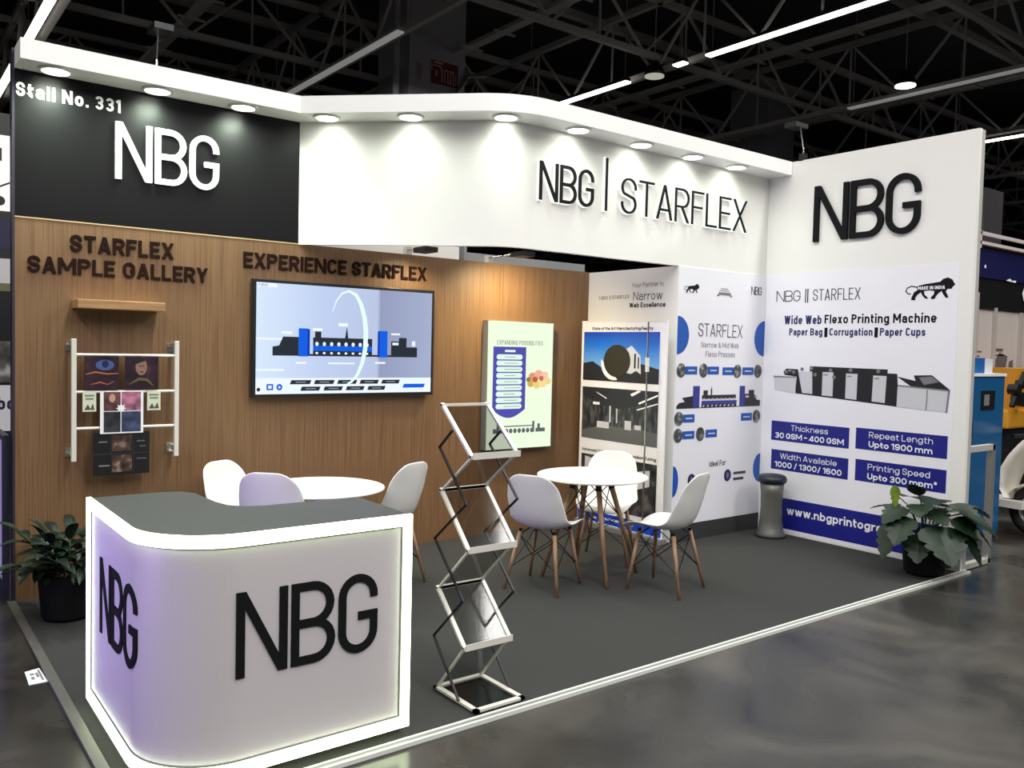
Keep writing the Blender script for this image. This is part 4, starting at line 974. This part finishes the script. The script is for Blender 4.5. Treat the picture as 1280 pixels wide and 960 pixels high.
# ------------------------------------------------------------------ small things on the floor
o = thing('floor_card', 'small white printed card lying on the aisle floor beside the counter', 'card', (-.07, -1.38, FZ))
bm = B(); prism(bm, [(-.118, -1.29), (-.052, -1.272), (-.045, -1.478), (-.125, -1.478)], FZ, FZ+.003); obj('card_sheet', bm, m_whiteink, o)
bm = B()
for (a, b, c_, d_) in ((-.105, -.085, -1.36, -1.33), (-.08, -.068, -1.40, -1.33), (-.105, -.09, -1.42, -1.38), (-.066, -.056, -1.45, -1.29)): box(bm, a, b, c_, d_, FZ+.003, FZ+.0036)
obj('card_print', bm, m_greyink, o)

# ------------------------------------------------------------------ arm floodlights on the walls
def floodlight(loc, d, label, tilt, rise=.30):
    """clamp, bent arm and lamp head reaching out along d"""
    t = thing('arm_floodlight', label, 'floodlight', loc, 'arm floodlights clamped on the booth walls')
    p = Vector(loc); d = Vector(d); u = Vector((0, 0, 1))
    bm = B(); obox(bm, p+u*.03, (d, d.cross(u), u), .03, .025, .035); obj('clamp', bm, m_chrome, t)
    bm = B(); tube(bm, p+u*.02, p+u*(.03+rise*.3), .008); tube(bm, p+u*(.03+rise*.3), p+u*rise+d*tilt, .006); obj('arm', bm, m_chrome, t)
    h = p+u*rise+d*tilt
    bm = B(); obox(bm, h+d*.06-u*.01, (d, d.cross(u), u), .09, .06, .02); obj('lamp_head', bm, m_darkpl, t)
    return h
floodlight((.83, .02, 3.41), (0, -1, 0), 'small floodlight on a chrome arm above the black panel', .03)
floodlight((6.03, -1.45, 3.41), (-1, 0, 0), 'small floodlight on a chrome arm above the tall white end wall', .06)
h = floodlight((2.80, .04, 2.395), (0, -1, 0), 'small floodlight behind the slanting fascia, above the television', .22, .03)
spot('floodlight_beam', h+Vector((0, -.1, -.04)), (2.7, 0, 1.2), 30, 2.6, 1., (1, .86, .58), .04)
h = floodlight((3.62, .04, 2.395), (0, -1, 0), 'small floodlight behind the straight fascia, above the light box', .42, .05)
spot('floodlight_beam', h+Vector((0, -.1, -.04)), (3.85, .0, 1.3), 105, 2.7, 1., (1, .84, .50), .04)

# ------------------------------------------------------------------ tube lights of the hall
m_tube_off = M('unlit_tube_glow', (230, 230, 226), .4, emit=.16)  # unlit tube; weak emission stands in for light from other lamps
def tube_light(x, y0, y1, z, label, lit=True):
    t = thing('linear_light', label, 'hall light', (x, (y0+y1)/2, z), 'long linear lights hanging in the hall')
    bm = B(); box(bm, x-.06, x+.06, y0, y1, z+.03, z+.10); obj('housing', bm, m_darkpl if lit else m_truss, t)
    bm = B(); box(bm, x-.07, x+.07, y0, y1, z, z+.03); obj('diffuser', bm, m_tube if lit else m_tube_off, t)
    for y in (y0+.1, y1-.1):
        bm = B(); tube(bm, (x, y, z+.1), (x, y, 9.4), .008, n=6); obj('hanger', bm, m_truss, t)
tube_light(11.43, .4, 4.25, 7.0, 'longest lit tube light, slanting up to the top edge of the photo')
tube_light(11.40, 4.75, 5.0, 7.0, 'very short lit tube end beyond the longest tube light')
tube_light(11.42, 6.25, 9.5, 7.0, 'lit tube light slanting down to the middle of the white fascia')
tube_light(1.66, 8.6, 11.8, 7.0, 'lit tube light above the canopy corner near Stall No. 331')
tube_light(1.66, 12.1, 16.5, 7.0, 'lit tube light beyond the canopy corner, passing behind its outer edge')
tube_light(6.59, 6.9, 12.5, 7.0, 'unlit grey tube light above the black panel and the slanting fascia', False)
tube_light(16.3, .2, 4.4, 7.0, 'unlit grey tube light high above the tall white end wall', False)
tube_light(21.3, .5, 4.5, 7.0, 'lit tube light just past the top of the tall white end wall')
tube_light(26.2, .0, 4.6, 7.0, 'farthest lit tube light, low above the navy fascia stall')
for (x, y, lb) in ((11.55, 5.67, 'round pale ceiling lamp between the two bright tube lengths'), (15.65, 2.8, 'round bright ceiling lamp above the big letters of the white end wall')):
    t = thing('high_bay_lamp', lb, 'hall light', (x, y, 7), 'round high-bay lamps')
    bm = B(); lathe(bm, [(0, 7.02), (.20, 7.02), (.21, 7.06), (.14, 7.2), (.06, 7.3), (0, 7.3)], (x, y, 0), 24); obj('housing', bm, m_darkpl, t)
    bm = B(); lathe(bm, [(0, 7.0), (.19, 7.0), (.19, 7.02), (0, 7.02)], (x, y, 0), 24); obj('lens', bm, glow('bay_dim', (150, 150, 140), 1.) if x < 12 else m_tube, t)
    bm = B(); tube(bm, (x, y, 7.3), (x, y, 8.6), .01, n=6); obj('hanger', bm, m_truss, t)

# sign on the hall column
t = thing('column_sign', 'dark red sign on the hall column above the fascia', 'sign', (8.7, 9, 6.2))
PC0 = Plane((0, 9.0-.002, 0), (1, 0, 0), (0, 0, 1), (0, -1, 0))
PC = lambda s, t_, off=0.: PC0(8.5+(s-8.4)*1.1, 7.03+(t_-6.72)*1.12, off)
ink('sign_board', PC, [rect(8.40, 9.0, 6.72, 7.14)], 0, M('maroon_board', (92, 20, 22), .6), t, .01)
m_signpale = M('pale_sign_print', (190, 160, 150), .6)
ink('sign_marks', PC, [rect(8.40, 8.42, 6.95, 7.10), rect(8.46, 8.66, 7.09, 7.12), rect(8.50, 8.53, 6.86, 6.96)] + strip_poly([(8.44, 7.05), (8.60, 7.05), (8.64, 6.98), (8.64, 6.78)], .02) +
    strip_poly([(8.70, 6.78), (8.70, 7.0), (8.77, 7.0), (8.77, 6.78), (8.83, 6.78), (8.83, 7.0), (8.89, 7.0), (8.89, 6.78), (8.95, 6.78), (8.95, 6.95)], .016), 12, m_signpale, t)
ink('grey_tag', PC, [rect(8.10, 8.20, 6.72, 7.02)], 1, M('grey_tag', (120, 110, 110), .6), t)
t = thing('hall_pipe', 'grey cranked pipe leaning away from the hall column', 'pipe', (9.3, 9, 7))
bm = B(); polytube(bm, [(8.9, 8.9, 6.7), (9.15, 8.9, 7.0), (9.35, 8.9, 7.3), (9.8, 8.9, 7.4)], .05, 8); obj('pipe', bm, M('pipe_grey', (110, 108, 106), .4, .4), t)

# ------------------------------------------------------------------ neighbouring stand behind the back wall, seen past its left edge
t = thing('neighbour_counter', 'low lavender panel with dark frame past the oak wall edge beside the palm', 'panel', (-.1, 1.2, 0))
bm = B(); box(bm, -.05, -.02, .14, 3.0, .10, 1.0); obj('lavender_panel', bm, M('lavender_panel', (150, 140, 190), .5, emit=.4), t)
bm = B(); box(bm, -.055, -.015, .12, 3.02, FZ, .10); box(bm, -.055, -.015, .12, 3.02, 1.0, 1.03); box(bm, -.055, -.015, .12, .15, .10, 1.0); obj('dark_frame', bm, M('indigo_frame', (40, 36, 64), .5), t)
t = thing('neighbour_stall', 'slice of a stall with dark blue fascia, white boards and black recess', 'exhibition stall', (0, 4.5, 0))
bm = B(); box(bm, -1.5, 1.2, 4.0, 4.1, FZ, 3.9); obj('back_board', bm, m_darkpl, t)
PN = Plane((0, 4.0, 0), (1, 0, 0), (0, 0, 1), (0, -1, 0))
g = ink('white_banner', PN, [rect(-1.4, .452, 2.92, 3.68)], 1, M('banner_backlit', (236, 228, 228), .5, emit=.45), t)
inks('banner_mark', PN, [rect(.30, .38, 3.42, 3.55), rect(.33, .36, 3.0, 3.26), disc(.36, 3.02, .05, .05, 12), [(.30, 3.12), (.45, 3.2), (.45, 3.22), (.30, 3.14)]], 2, m_darkpl, g)
ink('indigo_fascia', PN, [[(-1.4, 2.2), (.52, 2.56), (.52, 2.86), (-1.4, 2.5)]], 2, M('indigo_fascia', (22, 24, 62), .5), t)
ink('pale_shelf_board', PN, [rect(-1.4, .52, 2.19, 2.44)], 1, M('pale_board', (206, 200, 204), .5), t)
ink('olive_rail', PN, [rect(-1.4, .52, 2.11, 2.19)], 1, M('olive_rail', (104, 108, 70), .5), t)
ink('machine_photo', PN, [rect(-1.4, .52, 1.18, 1.6)], 1, noisy('blurred_machine', [(.3, (30, 30, 32)), (.55, (96, 90, 88)), (.8, (210, 206, 202))], nscale=6, detail=4), t)
g = ink('white_sign_board', PN, [rect(-1.4, .52, .68, 1.15)], 2, M('sign_white', (222, 220, 226), .5), t)
printed('sign_letters', PN, 'bc', .335, .485, .90, 1.03, 3, M('navy_letter', (26, 24, 60), .5), g, .04)
# pale boards of the stalls behind, seen under the fascia
t = thing('neighbour_header', 'pale board of the stall behind, showing above the oak wall', 'panel', (2.8, .4, 2.4))
bm = B(); box(bm, 1.95, 3.56, .42, .46, FZ, 2.56); obj('board', bm, m_white, t)
t = thing('neighbour_header', 'grey metal header of the stall behind, above the oak and white corner', 'panel', (4.2, .4, 2.4))
bm = B(); box(bm, 3.62, 5.1, .42, .46, 2.35, 2.52); box(bm, 3.60, 3.63, .40, .48, 2.35, 2.58); obj('board', bm, M('header_grey', (150, 154, 156), .4, .3), t)

# ------------------------------------------------------------------ right of the booth
t = thing('aluminium_gate', 'low grey aluminium frame standing at the open end of the poster wall', 'frame', (6.3, -2.96, FZ))
bm = B()
bar(bm, (6.10, -2.96, .945), (6.56, -2.96, .945), .05, .045); bar(bm, (6.10, -2.96, .015), (6.56, -2.96, .015), .05, .04); bar(bm, (6.11, -2.96, .015), (6.11, -2.96, .945), .04)
obj('frame', bm, m_grey_edge, t)
bm = B(); bar(bm, (6.545, -2.96, FZ), (6.545, -2.96, .968), .05); obj('post', bm, m_alu, t)
t = thing('machine_cabinet', 'tall blue machine cabinet with small window beyond the wall end', 'cabinet', (7.3, -2.4, FZ))
bm = B(); box(bm, 6.66, 7.74, -2.55, -1.9, .03, 1.50, .012); obj('body', bm, M('machine_blue', (18, 84, 132), .4), t)
bm = B(); box(bm, 6.655, 7.75, -2.56, -1.89, 1.50, 1.525); obj('white_top', bm, m_white, t)
bm = B(); box(bm, 7.26, 7.52, -2.56, -2.55, 1.20, 1.37); obj('window_frame', bm, m_darkpl, t)
bm = B(); box(bm, 7.30, 7.40, -2.563, -2.558, 1.235, 1.335); obj('window_pane', bm, m_greyink, t)
bm = B(); box(bm, 6.98, 7.06, -2.58, -2.55, .96, 1.10); obj('handle', bm, m_chrome, t)
bm = B(); box(bm, 6.68, 7.72, -2.53, -1.92, FZ, .03); obj('plinth', bm, m_darkpl, t)
t = thing('parts_box', 'small blue box on top of the blue machine cabinet', 'box', (7.27, -2.4, 1.525))
bm = B(); box(bm, 7.12, 7.42, -2.5, -2.25, 1.525, 1.665); obj('blue_box', bm, M('box_blue', (20, 90, 160), .5), t)
t = thing('parts_box', 'small pale grey box on top of the blue machine cabinet', 'box', (7.56, -2.35, 1.525))
bm = B(); box(bm, 7.43, 7.70, -2.45, -2.25, 1.525, 1.66); obj('white_box', bm, m_lightgrey, t)
# scooter, front wheel towards the booth
t = thing('scooter', 'white motor scooter with chrome wheel behind the blue cabinet', 'scooter', (0, 0, 0))
sx_, sy_ = 0., 0.
def ytube(bm, cx, cz, y0, y1, r0_, r1_): tube(bm, (cx, y0, cz), (cx, y1, cz), r0_, r1_, 32)
def torus(bm, c, R, r, n=32, m=10):
    rings = []
    for i in range(n):
        a = 2*PI*i/n; rings.append([bm.verts.new((c[0]+(R+r*math.cos(b))*math.cos(a), c[1]+r*math.sin(b), c[2]+(R+r*math.cos(b))*math.sin(a))) for b in (2*PI*j/m for j in range(m))])
    for i in range(n):
        for j in range(m): bm.faces.new((rings[i][j], rings[(i+1) % n][j], rings[(i+1) % n][(j+1) % m], rings[i][(j+1) % m]))
    return bm
for cx in (sx_, sx_+1.2):
    bm = B(); torus(bm, (cx, sy_, .245), .195, .05); k = obj('wheel', bm, M('tyre_black', (16, 16, 17), .7), t, smooth=True)
    bm = B(); torus(bm, (cx, sy_, .245), .15, .016, 32, 8); ytube(bm, cx, .245, sy_-.03, sy_+.03, .04, .04)
    for j in range(5):
        a = 2*PI*j/5; bar(bm, (cx, sy_, .245), (cx+.15*math.cos(a), sy_, .245+.15*math.sin(a)), .026, .02)
    obj('rim', bm, m_chrome, k)
m_scoot = M('scooter_white', (232, 226, 216), .3)
bm = B(); rows = []
for i in range(13):
    a = math.radians(-10+200*i/12); R = .265
    rows.append([bm.verts.new((sx_+R*math.cos(a)*(1.05), sy_+y, .245+R*math.sin(a)+.01-abs(y)*.35)) for y in (-.085, -.05, 0, .05, .085)])
for r, s in zip(rows, rows[1:]):
    for k in range(4): bm.faces.new((r[k], r[k+1], s[k+1], s[k]))
bmesh.ops.solidify(bm, geom=bm.faces[:], thickness=.006); obj('mudguard', bm, m_scoot, t, smooth=True)
bm = B(); prof = [(-.02, .34, .10), (.0, .48, .19), (-.03, .62, .23), (-.08, .76, .20), (-.12, .86, .14), (-.14, .92, .07)]; rows = []
for dx, z, hw in prof:
    rows.append([bm.verts.new((sx_+.20+dx*1.2+.07*(abs(u)**2), sy_+u*hw, z)) for u in (-1, -.6, -.25, 0, .25, .6, 1)])
for r, s in zip(rows, rows[1:]):
    for k in range(6): bm.faces.new((r[k], r[k+1], s[k+1], s[k]))
bmesh.ops.solidify(bm, geom=bm.faces[:], thickness=.03); o = obj('leg_shield', bm, m_scoot, t, smooth=True)
bm = B(); prism(bm, [(sx_+.05, sy_-.15), (sx_+.75, sy_-.15), (sx_+.75, sy_+.15), (sx_+.05, sy_+.15)], .26, .33); obj('footboard', bm, m_scoot, t)
bm = B(); bmesh.ops.create_uvsphere(bm, u_segments=20, v_segments=12, radius=1); bmesh.ops.transform(bm, matrix=Matrix.Translation((sx_+1.1, sy_, .50)) @ Matrix.Diagonal((.42, .19, .24, 1)), verts=bm.verts); obj('rear_body', bm, m_scoot, t, smooth=True)
bm = B(); box(bm, sx_+.72, sx_+1.4, sy_-.13, sy_+.13, .70, .80, .04); obj('seat', bm, m_darkpl, t)
bm = B(); tube(bm, (sx_+.07, sy_-.30, .96), (sx_+.07, sy_+.30, .96), .016); tube(bm, (sx_+.07, sy_, .86), (sx_+.07, sy_, .97), .05, .06); obj('handlebar', bm, m_darkpl, t)
bm = B(); tube(bm, (sx_-.06, sy_, .92), (sx_+.02, sy_, .92), .065, .07, 20); obj('headlamp', bm, m_chrome, t)
t.location = (8.02, -2.76, FZ); t.rotation_euler = (0, 0, math.radians(82))
# yellow machine
t = thing('yellow_machine', 'yellow and black machine beyond the scooter and blue cabinet', 'machine', (10.8, -1.3, FZ))
m_yel = M('machine_yellow', (204, 142, 36), .45)
bm = B(); box(bm, 10.15, 12.4, -1.62, -1.12, .82, 1.05, .03); prism(bm, [(10.45, -1.58), (12.4, -1.58), (12.4, -1.14), (10.6, -1.14)], 1.05, 1.55); obj('body', bm, m_yel, t)
bm = B(); box(bm, 10.3, 12.4, -1.58, -1.14, FZ, .82); obj('dark_base', bm, m_darkpl, t)
bm = B()
for (x, z, r_) in ((10.35, 1.18, .09), (10.22, 1.3, .07), (10.42, 1.36, .06)): tube(bm, (x, -1.70, z), (x, -1.58, z), r_, r_*.9, 14)
bar(bm, (10.12, -1.66, 1.1), (10.45, -1.66, 1.5), .05); obj('fittings', bm, m_darkpl, t)
# stall beyond
t = thing('blue_stall', 'stall with navy fascia, black band and grey poster wall beyond the scooter', 'exhibition stall', (12, -.8, FZ))
PS = Plane((0, -1.0, 0), (1, 0, 0), (0, 0, 1), (0, -1, 0))
bm = B(); box(bm, 10.0, 15.0, -1.0, -.9, FZ, 2.36); obj('poster_wall', bm, M('stall_wall_grey', (190, 184, 182), .5), t)
bm = B(); box(bm, 10.0, 15.0, -1.02, -.8, 2.30, 2.72); obj('black_band', bm, m_darkpl, t)
bm = B(); box(bm, 10.0, 15.0, -1.04, -.8, 2.70, 3.08); obj('navy_fascia', bm, M('navy_fascia', (14, 16, 70), .5), t)
bm = B(); box(bm, 10.3, 15.0, -1.1, -.6, 3.1, 3.14); box(bm, 10.3, 15.0, -1.1, -1.06, 3.22, 3.26); box(bm, 10.3, 10.42, -1.1, -1.0, 3.05, 3.27); box(bm, 10.72, 10.98, -.8, -.6, 3.14, 3.44); obj('white_rail', bm, M('rail_white', (200, 190, 188), .5), t)
PS2 = Plane((0, -1.04, 0), (1, 0, 0), (0, 0, 1), (0, -1, 0))
ink('fascia_marks', PS2, [rect(10.66, 10.70, 2.82, 2.86), [(11.3, 2.70), (11.38, 2.73), (11.45, 2.73), (11.47, 2.71), (11.6, 2.72), (11.6, 2.69)]], 1, m_whiteink, t)
ink('white_badge', PS2, [disc(12.02, 2.56, .2, .14, 8)], 1, m_whiteink, t)
ink('badge_mark', PS2, [disc(12.02, 2.56, .06, .06, 12)], 2, m_darkpl, t)
bm = B(); box(bm, 11.05, 11.10, -1.04, -1.0, FZ, 2.33); box(bm, 10.42, 10.52, -1.06, -1.0, FZ, 2.5); box(bm, 11.84, 11.90, -1.04, -1.0, FZ, 2.3); obj('wall_post', bm, m_truss, t)
inks('poster_print', PS, [[(11.2, 1.45), (11.5, 1.5), (11.55, 1.7), (11.3, 1.75), (11.15, 1.62)], [(11.62, 1.4), (11.75, 1.45), (11.72, 1.66), (11.6, 1.62)], rect(11.1, 11.4, 1.76, 1.80), rect(11.12, 11.44, 1.70, 1.72), rect(10.6, 10.78, 1.74, 1.76), rect(10.6, 10.72, 1.68, 1.70)], 2, M('poster_dark', (96, 92, 92), .5), t)
